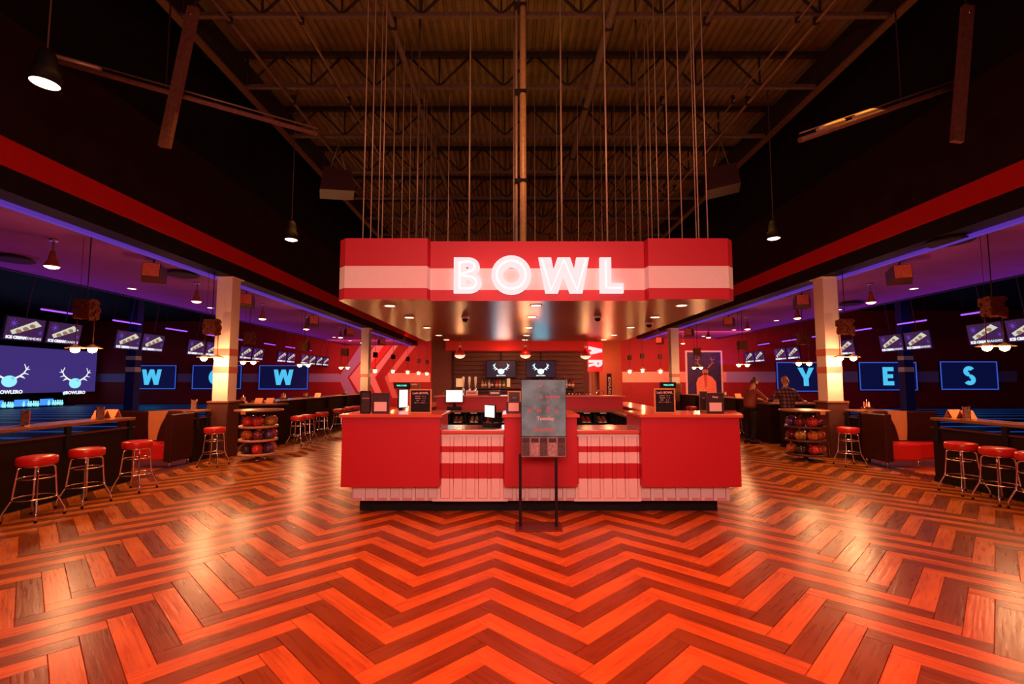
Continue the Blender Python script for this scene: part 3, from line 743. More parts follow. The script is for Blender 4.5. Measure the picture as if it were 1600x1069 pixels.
# sides of the island (bar counters running back) and the rear
for x0, x1, nm in ((-2.09, -1.62, 'left'), (2.33, 2.80, 'right')):
    b = MB(); b.box(x0 + .05, x1 - .05, 6.33, 11.1, .16, 1.10, M_RED); b.build('side_front', D)
    b = MB(); b.box(x0 - .03, x1 + .03, 6.33, 11.2, 1.10, 1.145, M_TOPR, .006); b.build('side_counter', D)
b = MB(); b.box(-1.95, 2.6, 6.4, 11.0, 0, .16, M_BLACK); b.build('island_plinth', D)
# rear ledge of the service side, red back panel
RB = thing('back_counter', 'red raised counter behind the desk with black shoe cubbies under it', 'counter')
YC = 9.0
b = MB(); b.box(-1.5, 2.2, YC + .02, YC + .5, 1.10, 1.33, M_RED); b.build('red_upstand', RB)
b = MB(); b.box(-1.55, 2.25, YC - .02, YC + .75, 1.33, 1.36, M_TOPR, .005); b.build('upper_ledge', RB)
b = MB(); b.box(-1.5, 2.2, YC - .35, YC + .02, 1.06, 1.10, M_TOP); b.build('lower_top', RB)
b = MB(); b.box(-1.5, 2.2, YC, YC + .02, .165, 1.06, M_BLACK); b.box(-1.5, 2.2, YC - .32, YC, .165, .20, M_BLACK)
for k in range(13): x = -1.5 + 3.7 * k / 12; b.box(x - .012, x + .012, YC - .32, YC, .2, 1.06, M_BLACK)
for z_ in (.42, .64, .85): b.box(-1.5, 2.2, YC - .32, YC, z_ - .008, z_ + .008, M_BLACK)
b.build('cubby_frame', RB)
b = MB()
for k in range(12):
    x = -1.5 + 3.7 * (k + .5) / 12; b.box(x - .06, x + .06, YC - .335, YC - .322, 1.035, 1.055, M_PAPER)
b.build('size_tags', RB)
# bowling shoes in the cubbies: pairs, seen between the counters
shoe_cols = [mat('shoe_tan', (.55, .20, .08), .5, noise=.2), mat('shoe_red', (.6, .06, .04), .5, noise=.2), mat('shoe_cream', (.7, .45, .3), .5, noise=.2)]
shoe0 = {}
def shoe(x, y, z, m, rz, label, first):
    if m.name not in shoe0:
        t = thing('bowling_shoe', label, 'shoe', (0, 0, 0), 0, 'bowling shoes in the cubbies')
        b = MB(); b.box(-.035, .035, -.13, .13, 0, .018, M_PAPER, .006); b.build('sole', t)
        b = MB()
        secs = [(-.125, .026, .045), (-.09, .036, .055), (-.03, .034, .07), (.03, .03, .095), (.08, .032, .10), (.12, .03, .095)]
        vs = []; fs = []
        for yy, w_, h_ in secs: vs += [(-w_, yy, .018), (-w_ * .9, yy, .018 + h_ * .6), (-w_ * .4, yy, .018 + h_), (w_ * .4, yy, .018 + h_), (w_ * .9, yy, .018 + h_ * .6), (w_, yy, .018)]
        for i in range(len(secs) - 1):
            for k in range(5): fs.append((i * 6 + k, i * 6 + k + 1, i * 6 + 7 + k, i * 6 + 6 + k))
        fs.append((0, 1, 2, 3, 4, 5)); fs.append(tuple(reversed(range(30, 36)))); b.add(vs, fs, m, True); b.build('upper', t)
        shoe0[m.name] = t; o = t
    else: o = dup(shoe0[m.name], label)
    o.location = (x, y, z); o.rotation_euler = (0, 0, rz); return o
cubw = 3.7 / 12
for k in list(range(0, 5)) + list(range(7, 12)):
    for r_, z_ in enumerate((.649, .859)):
        m = shoe_cols[(k * 2 + r_) % 3]
        for s in (-1, 1):
            shoe(-1.5 + cubw * (k + .5) + s * .045, YC - .17, z_, m, 0, '%s bowling shoe, %s of the pair in the %s cubby from the left, %s row' % (m.name.split('_')[1], 'left' if s < 0 else 'right', 'first' if k == 0 else ORD[k], ['second', 'top'][r_]), 0)

# cubbies along the two sides inside the island
for x, s, nm in ((-1.5, 1, 'left'), (2.2, -1, 'right')):
    t = thing('shoe_shelf', 'dark shoe shelf along the %s inner side of the desk' % nm, 'shelf', (x, 7.6, 0))
    b = MB(); b.box(-.06 * s, 0, -1.1, 1.0, .165, 1.05, M_BLACK); b.build('back', t)
    b = MB(); b.box(-.06 * s, .32 * s, -1.1, 1.0, 1.05, 1.08, M_TOP); b.build('top', t)
    for k in range(8): b = MB(); yy = -1.1 + 2.1 * k / 7; b.box(0, .3 * s, yy - .012, yy + .012, .165, 1.05, M_BLACK); b.build('divider', t)
    for z_ in (.42, .64, .85): b = MB(); b.box(0, .3 * s, -1.1, 1.0, z_ - .008, z_ + .008, M_BLACK); b.build('shelf_board', t)

# ---------- signs, monitors and displays on the desk
def framed_menu(px0, px1, py0, py1, Y, frame_m, board_m, label, lines, title=None, cat='menu board', tilt=0, white=None):
    x0, _, z1 = aty(px0, py0, Y); x1, _, z0 = aty(px1, py1, Y); w_ = (x1 - x0) / 2; hh = z1 - 1.246 if abs(z0 - 1.245) < .12 else z1 - z0
    zb_ = 1.246 if abs(z0 - 1.245) < .12 else z0
    t = thing('menu_stand', label, cat, ((x0 + x1) / 2, Y, zb_)); t.rotation_euler = (math.radians(tilt), 0, 0); f = .018
    b = MB(); b.box(-w_, w_, 0, .02, 0, f, frame_m, .002); b.box(-w_, w_, 0, .02, hh - f, hh, frame_m, .002); b.box(-w_, -w_ + f, 0, .02, f, hh - f, frame_m, .002); b.box(w_ - f, w_, 0, .02, f, hh - f, frame_m, .002); b.build('frame', t)
    b = MB(); b.box(-w_ + f, w_ - f, .004, .018, f, hh - f, board_m); b.build('board', t)
    b = MB(); b.box(-.02, .02, .02, .09, 0, .008, M_BLACK); b.prism([(.02, hh * .6), (.085, .008), (.09, .008), (.02, hh * .66)], lambda u, v, q_: (q_, u, v), -.015, .015, M_BLACK); b.build('stand_foot', t)
    if title: text('lettering', title, min(.04, w_ * .30), M_PAPER, t, (0, .002, hh - f - .035), bold=.001)
    for i, ln_ in enumerate(lines): text('lettering', ln_, .017, M_PAPER, t, (0, .002, hh - f - .075 - i * .027))
    if white:
        b = MB(); b.box(-w_ * .7, w_ * .7, -.002, .004, f + .01, f + .01 + hh * white, M_PAPER); b.build('paper_insert', t)
    return t
framed_menu(563, 579, 611, 646, 5.75, M_BLACK, M_CARD, 'black drinks card stand at the left end of the desk', ['COCKTAILS'], None)
framed_menu(581, 608, 614, 647, 5.72, M_CARD, M_CARD, 'dark notice stand with white insert on the left of the desk', [], None, white=.45)
framed_menu(640, 674, 608, 647, 5.74, M_OAK, M_BLACK, 'oak framed chalkboard menu on the left part of the desk', ['SUNDAY    10 - 11', 'MONDAY    4 - 11', 'TUES       4 - 11', 'FRI  11 - 1   SAT 9 - 1'], 'Let\'s BOWL', 'chalkboard')
framed_menu(1022, 1056, 607, 647, 5.74, M_OAK, M_BLACK, 'oak framed chalkboard menu on the right part of the desk', ['SUNDAY    10 - 11', 'MONDAY    4 - 11', 'TUES       4 - 11', 'FRI  11 - 1   SAT 9 - 1'], 'Let\'s BOWL', 'chalkboard')
framed_menu(1104, 1132, 614, 647, 5.72, M_CARD, M_CARD, 'dark notice stand with white insert on the right of the desk', [], 'Party', white=.42)
framed_menu(1093, 1106, 611, 646, 5.95, M_METAL, M_CARD, 'narrow upright card stand behind the right notice stand', ['BAR'], None)
framed_menu(791, 814, 628, 648, 5.74, M_CARD, M_CARD, 'small dark stand with pink card beside the poster', [], None, white=.72)
framed_menu(793, 814, 611, 632, 6.2, M_OAK, M_CARD, 'small photo card in a frame behind the pink card', ['FOOD'], None)

# POS terminals
def terminal(px_, py_, Y, zb_, sc, rz, m, label, w_=.17, h_=.125):
    x = aty(px_, py_, Y)[0]
    t = thing('till_terminal', label, 'till', (x, Y, zb_), rz); t.scale = (sc,) * 3
    b = MB(); b.box(-.14, .14, -.06, .16, 0, .06, M_BLACK, .008); b.build('base', t)
    b = MB(); b.tube([(0, .06, .05), (0, .07, .16)], .025, M_BLACK, 8); b.build('neck', t)
    b = MB(); b.box(-w_, w_, 0, .03, .14, .14 + 2 * h_, M_BLACK, .006); s = b.build('housing', t); 
    b = MB(); b.box(-w_ + .012, w_ - .012, -.003, 0, .152, .128 + 2 * h_, m); b.build('screen', t)
    return t
terminal(710, 620, 8.72, 1.102, 1, .12, E_MON, 'till with bright white screen behind the left opening')
terminal(530 + 535 / 5.33, 625, 6.55, 1.148, .85, 1.1, E_MON, 'till turned sideways with lit screen left of the chalkboard', .12, .16)
terminal(765, 650, 6.10, 1.049, .8, -.9, E_MON, 'till half hidden behind the middle ledge with lit screen', .15, .11)
# customer displays
for px_, py_, l in ((640, 603, 'small green-text customer display on the left till pole'), (1028, 602, 'small green-text customer display on the right till pole')):
    x, _, z_ = aty(px_, py_, 7.0); x = -1.70 if x < 0 else 2.41; t = thing('customer_display', l, 'display', (x, 7.0, 1.148), 0, 'customer displays')
    b = MB(); b.lathe([(.08, 0), (.08, .01), (.02, .02), (.018, z_ - 1.2)], M_BLACK); b.build('pole', t)
    b = MB(); b.box(-.12, .12, -.03, .04, z_ - 1.145 - .045, z_ - 1.145 + .045, M_BLACK, .006); b.build('housing', t)
    text('lettering', 'WELCOME', .032, E_GREEN, t, (0, -.032, z_ - 1.145), bold=.001)
    b = MB(); b.box(.02, .24, .05, .22, z_ - 1.145 - .12, z_ - 1.145 + .03, M_TOP, .02); b.build('printer', t)

# ---------- poster stand in front of the desk
PS = thing('poster_stand', 'freestanding poster holder with a grey glossy poster on two black posts', 'poster stand', (.30, 5.25, 0))
b = MB(); b.box(-.26, .26, -.16, .16, 0, .012, mat('stand_base', (.10, .012, .012), .35, noise=.1), .003); b.build('base_plate', PS)
for s in (-1, 1): b = MB(); b.box(s * .205 - .016, s * .205 + .016, -.012, .012, .012, .82, M_BLACK, .003); b.build('post', PS)
YQ = 5.235
x0, _, z1 = aty(814, 593, YQ); x1, _, zm = aty(885, 683, YQ); _, _, z0 = aty(885, 715, YQ)
b = MB(); b.box(x0 - .3, x1 - .3, -.015, .02, z0, z1, M_BLACK, .003); b.build('holder', PS)
M_POST = mat('poster_print', (.17, .50, .62), .16, noise=.45, scale=5, coat=.8)
b = MB(); b.box(x0 - .3 + .006, x1 - .3 - .006, -.021, -.015, zm + .01, z1 - .006, M_POST); b.build('poster', PS)
xm = (x0 + x1) / 2 - .3
b = MB()
M_PINKL = mat('poster_pink', (.55, .16, .18), .4, noise=.1); M_GREYL = mat('poster_grey_line', (.35, .34, .36), .4, noise=.05)
fn = lambda u, v, q_: (u, q_, v)
for cx_, cz, r_ in ((xm, z1 - .19, .085), (xm + .10, z1 - .24, .06)):
    for p in ring(cx_, cz, r_, r_ - .003, 0, 2 * PI, 28): b.prism(p, fn, -.0225, -.021, M_GREYL)
for k in range(9):
    a = random.uniform(0, 2 * PI); rr = random.uniform(.08, .25); cx_, cz = xm + rr * math.cos(a) * .9, z1 - .28 + rr * math.sin(a); s_ = random.uniform(.008, .025)
    b.prism([(cx_ + s_ * math.cos(2 * PI * j / 7), cz + s_ * 1.3 * math.sin(2 * PI * j / 7)) for j in range(7)], fn, -.0222 - k * .00001, -.021, mat('poster_mauve', (.20, .34, .44), .3, noise=.3))
tag(b.build('poster_artwork', PS), kind='stuff')
for txt, s_, dx, dz, m in (('$2', .05, -.16, .30, M_PINKL), ('$2', .05, -.05, .30, M_PINKL), ('$2', .05, .05, .30, M_PINKL), ('$2', .05, .15, .29, M_PINKL), ('Tuesday', .06, .02, .21, M_PAPER), ('Bowling', .07, .0, .085, M_PINKL), ('bowlero', .05, .11, .46, M_PINKL)):
    text('lettering', txt, s_, m, PS, (xm + dx, -.0225, zm + dz), (PI / 2, 0, 0), .001, .0005)
b = MB(); b.box(x0 - .3 + .006, x1 - .3 - .006, -.02, -.015, z0 + .006, zm, mat('leaflet_rack', (.30, .28, .28), .4, noise=.15)); b.build('leaflet_rack', PS)
for k in range(5):
    xa = x0 - .3 + .012 + k * .102; b = MB(); b.box(xa, xa + .085, -.03, -.02, z0 + .02, zm - .005, mat('leaflet%d' % (k % 2), (.42, .36, .36) if k % 2 else (.10, .08, .09), .4, noise=.5, scale=40)); b.box(xa, xa + .085, -.032, -.03, zm - .06, zm - .01, M_CARD); b.build('leaflet', PS)

# ================================================================== BACK BAR
YBB = 11.9
b = MB(); b.box(-2.12, -1.62, YBB, YBB + .3, 0, 3.9, mat('bar_wall_dark', (.16, .035, .02), .6, noise=.25)); struct('wall_bar_left', b)
b = MB(); b.box(-1.62, 2.12, YBB + .55, YBB + .75, 0, 3.9, MATS['bar_wall_dark']); struct('wall_bar_back', b)
b = MB(); b.box(-1.72, 2.12, YBB - .25, YBB + .3, 2.45, 2.72, M_REDP); struct('trim_5', b)
b = MB(); b.box(2.36, 2.95, YBB + .3, YBB + .5, 0, 3.9, mat('bar_wall_rust', (.50, .12, .045), .6, noise=.1)); struct('wall_bar_right', b)
b = MB(); b.box(1.95, 2.36, YBB + .75, YBB + .95, 0, 3.9, mat('bar_wall_pink', (.75, .35, .25), .6, noise=.05)); struct('wall_bar_recess', b)
b = MB(); b.box(-2.12, 2.95, 17.0, 17.2, 2.3, 4.0, M_UPPER); struct('wall_bar_upper', b)
b = MB(); b.box(-2.15, -2.12, YBB, 17.0, 0, 3.9, M_REDP); struct('wall_bar_side_left', b)
b = MB(); b.box(2.95, 2.98, YBB + .3, 17.0, 0, 3.9, M_REDP); struct('wall_bar_side_right', b)
b = MB(); b.box(-2.12, 2.95, YBB, 17.0, 3.9, 4.0, M_BLACK); struct('ceiling_bar', b)
# door beside the bar
x0, _, z1 = aty(925, 583, YBB + .74); x1 = aty(937, 583, YBB + .74)[0]
b = MB(); b.box(x0, x1, YBB + .70, YBB + .75, 0, z1, mat('bar_door', (.62, .22, .08), .45, noise=.1)); d_ = struct('door_1', b)
b = MB(); b.box(x1 - .06, x1 - .03, YBB + .68, YBB + .70, 1.0, 1.03, M_METAL); b.build('door_handle', d_)
# dark poster right of the door
x0, _, z1 = aty(948, 584, YBB + .29); x1, _, z0 = aty(956, 618, YBB + .29)
t = thing('wall_poster', 'narrow black poster with white writing right of the bar door', 'poster', ((x0 + x1) / 2, YBB + .28, z0)); b = MB(); b.box(-(x1 - x0) / 2, (x1 - x0) / 2, 0, .019, 0, z1 - z0, M_BLACK, .003); b.build('panel', t)
text('lettering', 'BOWLING', .10, M_PAPER, t, (0, -.003, (z1 - z0) * .45), (PI / 2, PI / 2, 0))
# vertical sign BAR: blade standing out from the wall
x0, _, z1 = aty(919.5, 538, 10.6); x1, _, z0 = aty(941, 579, 10.6)
t = thing('bar_sign', 'glowing vertical sign reading BAR under the right soffit', 'sign', ((x0 + x1) / 2, 10.6, z0)); w_ = (x1 - x0) / 2; hh = z1 - z0
b = MB(); b.box(-w_ - .02, w_ + .02, .02, .08, -.03, hh + .06, M_REDP, .006); b.build('blade', t)
for ch_, vz in (('A', hh * .92), ('R', hh * .40), ('B', hh * 1.30)):
    b = MB(); polys, wd = letter(ch_, .26); s_ = 2 * w_
    if ch_ == 'B': continue
    for p in polys: b.prism([(-w_ + v * s_, vz - u * s_ * .78) for u, v in p], fn, -.03, .02, E_SIGN)
    b.build('letter', t)
b = MB(); b.tube([(0, .05, hh + .05), (0, .05, zb - z0 - .012)], .012, M_STEEL, 6); b.build('bracket', t)
light('POINT', (2.45, 11.5, 2.1), 22, (1, .30, .14), .1)  # added light without a fixture, brightens the wall right of the bar
light('POINT', (.3, 7.6, 2.2), 22, (1, .35, .2), .2)  # added light inside the island, brightens the shoe cubbies
light('POINT', (-.2, 11.4, 2.2), 14, (1, .35, .15), .2)  # added light without a fixture, brightens the back bar
light('AREA', (aty(930, 560, 10.4)[0], 10.2, 2.3), 6, (1, .05, .07), .3, (PI / 2, 0, 0), .5)

# shelving, dark planks behind the bar: each slat a part
t = thing('bar_shelving', 'dark wooden slatted wall of the back bar', 'shelving', (0, YBB + .5, 0))
for k in range(9):
    z_ = 1.35 + k * .122; b = MB(); b.box(-1.6, 1.95, -.02, .045, z_, z_ + .112, mat('bar_slat', (.16, .05, .028), .55, noise=.35, scale=3, stretch=(1, 1, 10)), .004); b.build('slat', t)
b = MB(); b.box(-1.6, 1.95, -.5, .04, 1.02, 1.06, M_BROWN); b.build('back_counter_top', t)
b = MB(); b.box(-1.6, 1.95, -.45, .04, 0, 1.02, M_BROWN); b.build('cabinet', t)
b = MB(); b.box(-1.15, 1.7, -.28, .0, 1.45, 1.47, M_BROWN, .003); b.build('shelf', t)
for x in (-1.1, -.5, .3, 1.0, 1.65): b = MB(); b.box(x - .01, x + .01, -.26, 0, 1.06, 1.45, M_BROWN); b.build('shelf_support', t)
b = MB(); b.box(-1.53, -1.33, -.03, -.021, 1.50, 1.73, E_BACKL); b.build('backlit_panel', t)
b = MB(); b.box(-.14, -.05, -.03, -.021, 1.50, 1.73, E_BACKL); b.build('backlit_panel', t)
b = MB(); b.box(1.2, 1.5, -.03, -.021, 1.50, 1.62, E_BACKL); b.build('backlit_panel', t)

# bar TVs
for k, (px_, l) in enumerate(((783, 'bar television with white antler logo, left one'), (845, 'bar television with white antler logo, right one'))):
    x, _, z_ = aty(px_, 577, YBB + .2); t = thing('bar_television', l, 'television', (x, YBB + .2, z_), 0, 'bar televisions')
    b = MB(); b.box(-.40, .40, 0, .05, -.23, .235, M_BLACK, .006); b.build('housing', t)
    b = MB(); b.box(-.385, .385, -.004, 0, -.215, .22, emi('tv_dark_blue', (.002, .004, .02), 1)); b.build('display', t)
    b = MB(); r = .085; f2 = lambda u, v, q_: (u * r, q_, v * r - .06); logo(b, f2, -.01, -.004, E_LOGO, E_LOGO); b.build('antler_logo', t)
    text('lettering', '#BOWLERO', .045, E_WTXT, t, (0, -.008, -.17), bold=.002)
    b = MB(); b.box(-.02, .02, .05, .08, 0, .9, M_STEELD); b.build('mount', t)
light('AREA', (aty(783, 577, YBB)[0], YBB - .02, aty(783, 577, YBB)[2]), 3, (.10, .7, 1), .4, (-PI / 2, 0, 0), .3)
light('AREA', (aty(845, 577, YBB)[0], YBB - .02, aty(845, 577, YBB)[2]), 3, (.10, .7, 1), .4, (-PI / 2, 0, 0), .3)

# red dome pendants over the bar
pd0 = None
for px_, py_, l in ((718.5, 551, 'red dome pendant lamp over the bar, left one'), (821, 551, 'red dome pendant lamp over the bar, middle one'), (915, 552, 'red dome pendant lamp over the bar beside the BAR sign')):
    x, y, z_ = aty(px_, py_, 10.3)
    if pd0 is None:
        t = thing('dome_pendant', l, 'lamp', (0, 0, 0), 0, 'red dome pendants over the bar')
        b = MB(); b.lathe([(.028, .13), (.03, .08), (.05, .06), (.09, .02), (.125, -.06), (.12, -.065), (.085, .01)], M_VINYL); b.build('lamp_shade', t)
        b = MB(); b.lathe([(.118, -.06), (.118, -.075), (.09, -.11), (.05, -.13), (.0001, -.135)], emi('pendant_lens', (1, .40, .26), 2.0)); b.build('lens', t)
        b = MB(); b.tube([(0, 0, .13), (0, 0, zb - z_)], .012, M_CONDUIT, 6); b.build('stem', t)
        b = MB(); b.sphere((0, 0, .14), .035, M_PAPER, 10, 6); b.build('cap', t)
        pd0 = o = t
    else: o = dup(pd0, l)
    o.location = (x, y, z_); light('POINT', (x, y - .0, z_ - .2), 9, WARM, .06)

# beer taps
tp0 = None
for i, px_ in enumerate((724, 733.5, 743)):
    x = aty(px_, 605, 10.9)[0]; l = 'tall beer tap handle on the back bar, %s from the left' % ['first', 'second', 'third'][i]
    if tp0 is None:
        t = thing('beer_tap', l, 'beer tap', (0, 0, 0), 0, 'beer taps'); b = MB(); b.lathe([(.05, 0), (.045, .02), (.035, .04), (.033, .30), (.03, .33)], M_CHROME); b.build('column', t)
        b = MB(); b.tube([(0, 0, .27), (0, -.07, .27), (0, -.08, .22)], .012, M_CHROME, 8); b.build('spout', t)
        b = MB(); b.lathe([(.014, .33), (.02, .42), (.032, .56), (.028, .60), (.01, .62)], M_PAPER); b.build('handle', t); tp0 = o = t
    else: o = dup(tp0, l)
    o.location = (x, 10.9, 1.145)
b = MB(); b.box(-1.585, 2.295, 10.75, 11.1, 1.10, 1.145, M_TOPR, .006); b.box(-1.57, 2.28, 10.8, 11.05, .165, 1.10, M_RED); tag(b.build('bar_counter'), 'red bar counter across the back of the island', 'counter')
# bottles on back bar shelf
bcols = [mat('bottle_amber', (.55, .20, .05), .15, noise=.1, coat=.5), mat('bottle_green', (.10, .22, .06), .15, noise=.1, coat=.5), M_GLASS, mat('bottle_dark', (.05, .02, .02), .15, noise=.1, coat=.5), mat('bottle_red', (.5, .04, .03), .2, noise=.1, coat=.5)]
bt0 = {}
bx = [-.80, -.72, -.62, -.54, -.42, -.33, -.22, .48, .57, .66, .76, .85, .95, 1.08, 1.18, 1.27, 1.38, 1.47, 1.56, 1.65]
for i, x in enumerate(bx):
    m = bcols[i % 5]; l = 'small %s bottle on the back bar shelf, %s in its row from the left' % (['amber', 'green', 'clear', 'black', 'red'][i % 5], 'first' if i == 0 else ORD[i])
    if m.name not in bt0:
        t = thing('bottle', l, 'bottle', (0, 0, 0), 0, 'bottles on the back bar shelf'); b = MB(); b.lathe([(.036, 0), (.038, .01), (.038, .16), (.03, .19), (.014, .22), (.013, .27)], m, n=12); b.build('glass_body', t)
        b = MB(); b.lathe([(.016, .27), (.016, .295), (.0001, .296)], M_BLACK, n=10); b.build('cap', t)
        b = MB(); b.lathe([(.0388, .05), (.0388, .12)], M_PAPER, n=12); b.build('paper_label', t); bt0[m.name] = o = t
    else: o = dup(bt0[m.name], l)
    o.location = (x, YBB + .36, 1.472); s = random.uniform(.8, 1.05); o.scale = (1, 1, s)
bt1 = bt0['bottle_amber']
for i in range(12):
    x = .95 + i * .085; m = bcols[(i * 2) % 5]
    o = dup(bt0[m.name], '%s bottle in the lower row right of the poster, %s from the left' % (['amber', 'green', 'clear', 'black', 'red'][(i * 2) % 5], 'first' if i == 0 else ORD[i]), (x, 10.92, 1.145), None, 'bottles on the bar counter'); o.scale = (.85, .85, .85)
# small till, bins and a napkin box on the back counter
for i, (px_, l, m) in enumerate(((737, 'salmon napkin box on the back counter', M_PAPER), (773, 'dark receipt printer on the back counter', M_CARD))):
    x = aty(px_, 612, YC + .3)[0]; t = thing('counter_box', l, 'box', (x, YC + .35, 1.361)); b = MB(); b.box(-.12, .12, -.08, .08, 0, .10, m, .008); b.build('body', t)
    b = MB(); b.box(-.09, .09, -.083, -.08, .03, .07, M_PAPER if i else M_TOPR); b.build('front_label', t)
# gooseneck faucets on the bar
for px_, l in ((693, 'arched chrome tap at the left end of the bar'), (932, 'arched chrome tap at the right end of the bar')):
    x = aty(px_, 618, 10.85)[0]; t = thing('faucet', l, 'faucet', (x, 10.85, 1.148), 0, 'arched faucets'); pts = [(0, 0, 0), (0, 0, .2)] + [(.09 - .09 * math.cos(a), 0, .2 + .09 * math.sin(a)) for a in [PI * k / 8 for k in range(1, 9)]] + [(.18, 0, .13)]
    b = MB(); b.tube(pts, .01, M_CHROME, 8); b.build('spout', t); b = MB(); b.lathe([(.03, 0), (.025, .03), (.012, .04)], M_CHROME, n=12); b.build('base', t)

# ================================================================== STOOLS
def make_stool(label):
    t = thing('bar_stool', label, 'stool', (0, 0, 0), 0, 'red topped chrome bar stools')
    b = MB(); b.lathe([(.16, .640), (.180, .645), (.187, .665), (.187, .722), (.180, .740), (.145, .750), (.08, .754), (.0001, .755)], M_VINYL, n=28); b.build('seat', t)
    b = MB(); b.lathe([(.145, .625), (.155, .628), (.155, .642), (.10, .643)], M_CHROME, n=24); b.build('swivel_plate', t)
    for k in range(4):
        a = PI / 4 + k * PI / 2; c, s = math.cos(a), math.sin(a)
        P = [(.02, .628), (.115, .626), (.145, .616), (.158, .60), (.162, .57), (.188, .27), (.194, .245), (.262, .10), (.268, .08), (.27, .01)]
        b = MB(); b.tube([(r * c, r * s, z_) for r, z_ in P], .0115, M_CHROME, 8); lg = b.build('leg', t)
        b = MB(); b.lathe([(.015, 0), (.015, .02), (.012, .03)], M_BLACK, (.27 * c, .27 * s, 0), 8); b.build('rubber_foot', lg)
    for r, z_ in ((.158, .49), (.198, .255)):
        b = MB(); b.tube([(r * math.cos(2 * PI * k / 28), r * math.sin(2 * PI * k / 28), z_) for k in range(28)], .009, M_CHROME, 6, closed=True); b.build('foot_ring', t)
    return t
ST = [(59, 711, 'red-topped chrome bar stool nearest us at the left bar'), (137, 699, 'second red-topped bar stool along the left bar'), (215, 687.5, 'third bar stool at the left bar, in front of the booth'), (336, 666.5, 'lone bar stool in front of the left column'),
      (466, 649, 'bar stool beyond the left ball rack, first of the far row'), (481, 646.6, 'bar stool beyond the left ball rack, second of the far row'), (503, 643, 'bar stool beyond the left ball rack, third of the far row'), (529.6, 638, 'bar stool beyond the left ball rack, fourth of the far row'),
      (546, 635, 'bar stool beyond the left ball rack, fifth of the far row'), (556, 633.5, 'bar stool beyond the left ball rack, sixth, just left of the desk'),
      (1501, 690, 'bar stool at the right bar, leftmost of its three'), (1558, 698, 'bar stool at the right bar, middle of its three'), (1618, 706, 'bar stool cut by the right picture edge'), (1325, 666.5, 'lone bar stool between the right column and the booth'),
      (1148, 644, 'bar stool beside the man in the plain red shirt'), (1142, 641, 'bar stool just left of the standing man, farther one'), (1080, 634, 'bar stool far behind the right notice stand'), (1108, 636.5, 'bar stool half hidden behind the right end of the desk')]
s0 = None
for i, (px_, py_, l) in enumerate(ST):
    x, y, _ = atz(px_, py_ + 1, .75)
    if s0 is None: s0 = o = make_stool(l)
    else: o = dup(s0, l, None, random.uniform(0, 1.5))
    o.location = (x, y, 0)
    o.rotation_euler = (0, 0, random.uniform(-.12, .12))

# ================================================================== LOUNGE BARS
def bar(name, label, x0, x1, y0, y1, top=1.05, gap=.15, posts=(), inset=.02):
    t = thing(name, label, 'bar table', ((x0 + x1) / 2, (y0 + y1) / 2, 0)); a, c = (x1 - x0) / 2, (y1 - y0) / 2
    b = MB(); b.box(-a, a, -c, c, top - .045, top, M_TOP, .006); b.build('top', t)
    b = MB(); b.box(-a + inset + .0, a - inset, -c + inset, c - inset, 0, top - .045 - gap, M_BROWN if name == 'bar_table' else M_BLACK); b.build('base', t)
    for px_, py_ in posts: b = MB(); b.box(px_ - .03, px_ + .03, py_ - .03, py_ + .03, top - .3, top - .045, M_BLACK); b.build('post', t)
    return t
M_BASE = mat('bar_base', (.016, .006, .006), .5, noise=.2)
def lbar(label, s, xf, y0, y1, depth=.5, top=1.05, gap=.13, nposts=3, base=True):
    xa = xf * 1.0; xb = xf + s * depth
    t = thing('drink_rail', label, 'bar table', ((xa + xb) / 2, (y0 + y1) / 2, 0)); a = depth / 2; c = (y1 - y0) / 2
    b = MB(); b.box(-a, a, -c, c, top - .045, top, M_TOP, .006); b.build('counter_top', t)
    b = MB(); b.box(-s * (a - .02), -s * (a - .12), -c + .01, c - .01, .0, top - .045 - gap, M_BASE); b.build('front_panel', t)
    b = MB(); b.box(-s * (a + .0), -s * (a - .14), -c + .005, c - .005, top - .045 - gap, top - .045 - gap + .02, M_BROWN); b.build('panel_cap', t)
    for k in range(nposts):
        yy = -c + .1 + (2 * c - .2) * k / max(1, nposts - 1); b = MB(); b.box(-s * (a + .012), -s * (a - .04), yy - .035, yy + .035, top - .40, top - .045, M_BLACK, .004); b.build('bracket', t)
    b = MB(); b.box(-s * (a - .0), -s * (a - .03), -c + .01, c - .01, 0, .08, M_BLACK); b.build('kick_board', t)
    return t
lbar('long wood-topped drink rail nearest us on the left', -1, -6.32, 2.2, 7.65, nposts=6)
lbar('long wood-topped drink rail nearest us on the right', 1, 7.00, 2.2, 7.62, nposts=6)
lbar('short drink rail behind the lone left stool', -1, -6.52, 9.33, 9.86, .8, nposts=2)
lbar('short drink rail behind the lone right stool', 1, 7.20, 9.33, 9.86, .8, nposts=2)
lbar('far drink rail with menus, beyond the left ball rack', -1, -6.35, 12.25, 19.2, .7, 1.12, .0, 5)
lbar('far drink rail with menus, beyond the two men', 1, 7.1, 12.75, 19.2, .7, 1.12, .0, 5)
for s, xa, xb, l in ((-1, -6.0, -7.3, 'left'), (1, 6.82, 8.2, 'right')):
    t = thing('bar_table', 'square-ended bar table behind the %s ball rack' % l, 'bar table', ((xa + xb) / 2, 11.9 if s < 0 else 12.33, 0))
    a = abs(xb - xa) / 2; b = MB(); b.box(-a, a, -.3, .3, 1.03, 1.075, M_TOP, .006); b.build('top', t); b = MB(); b.box(-a + .04, a - .04, -.25, .25, 0, 1.03, M_BASE); b.build('base', t)

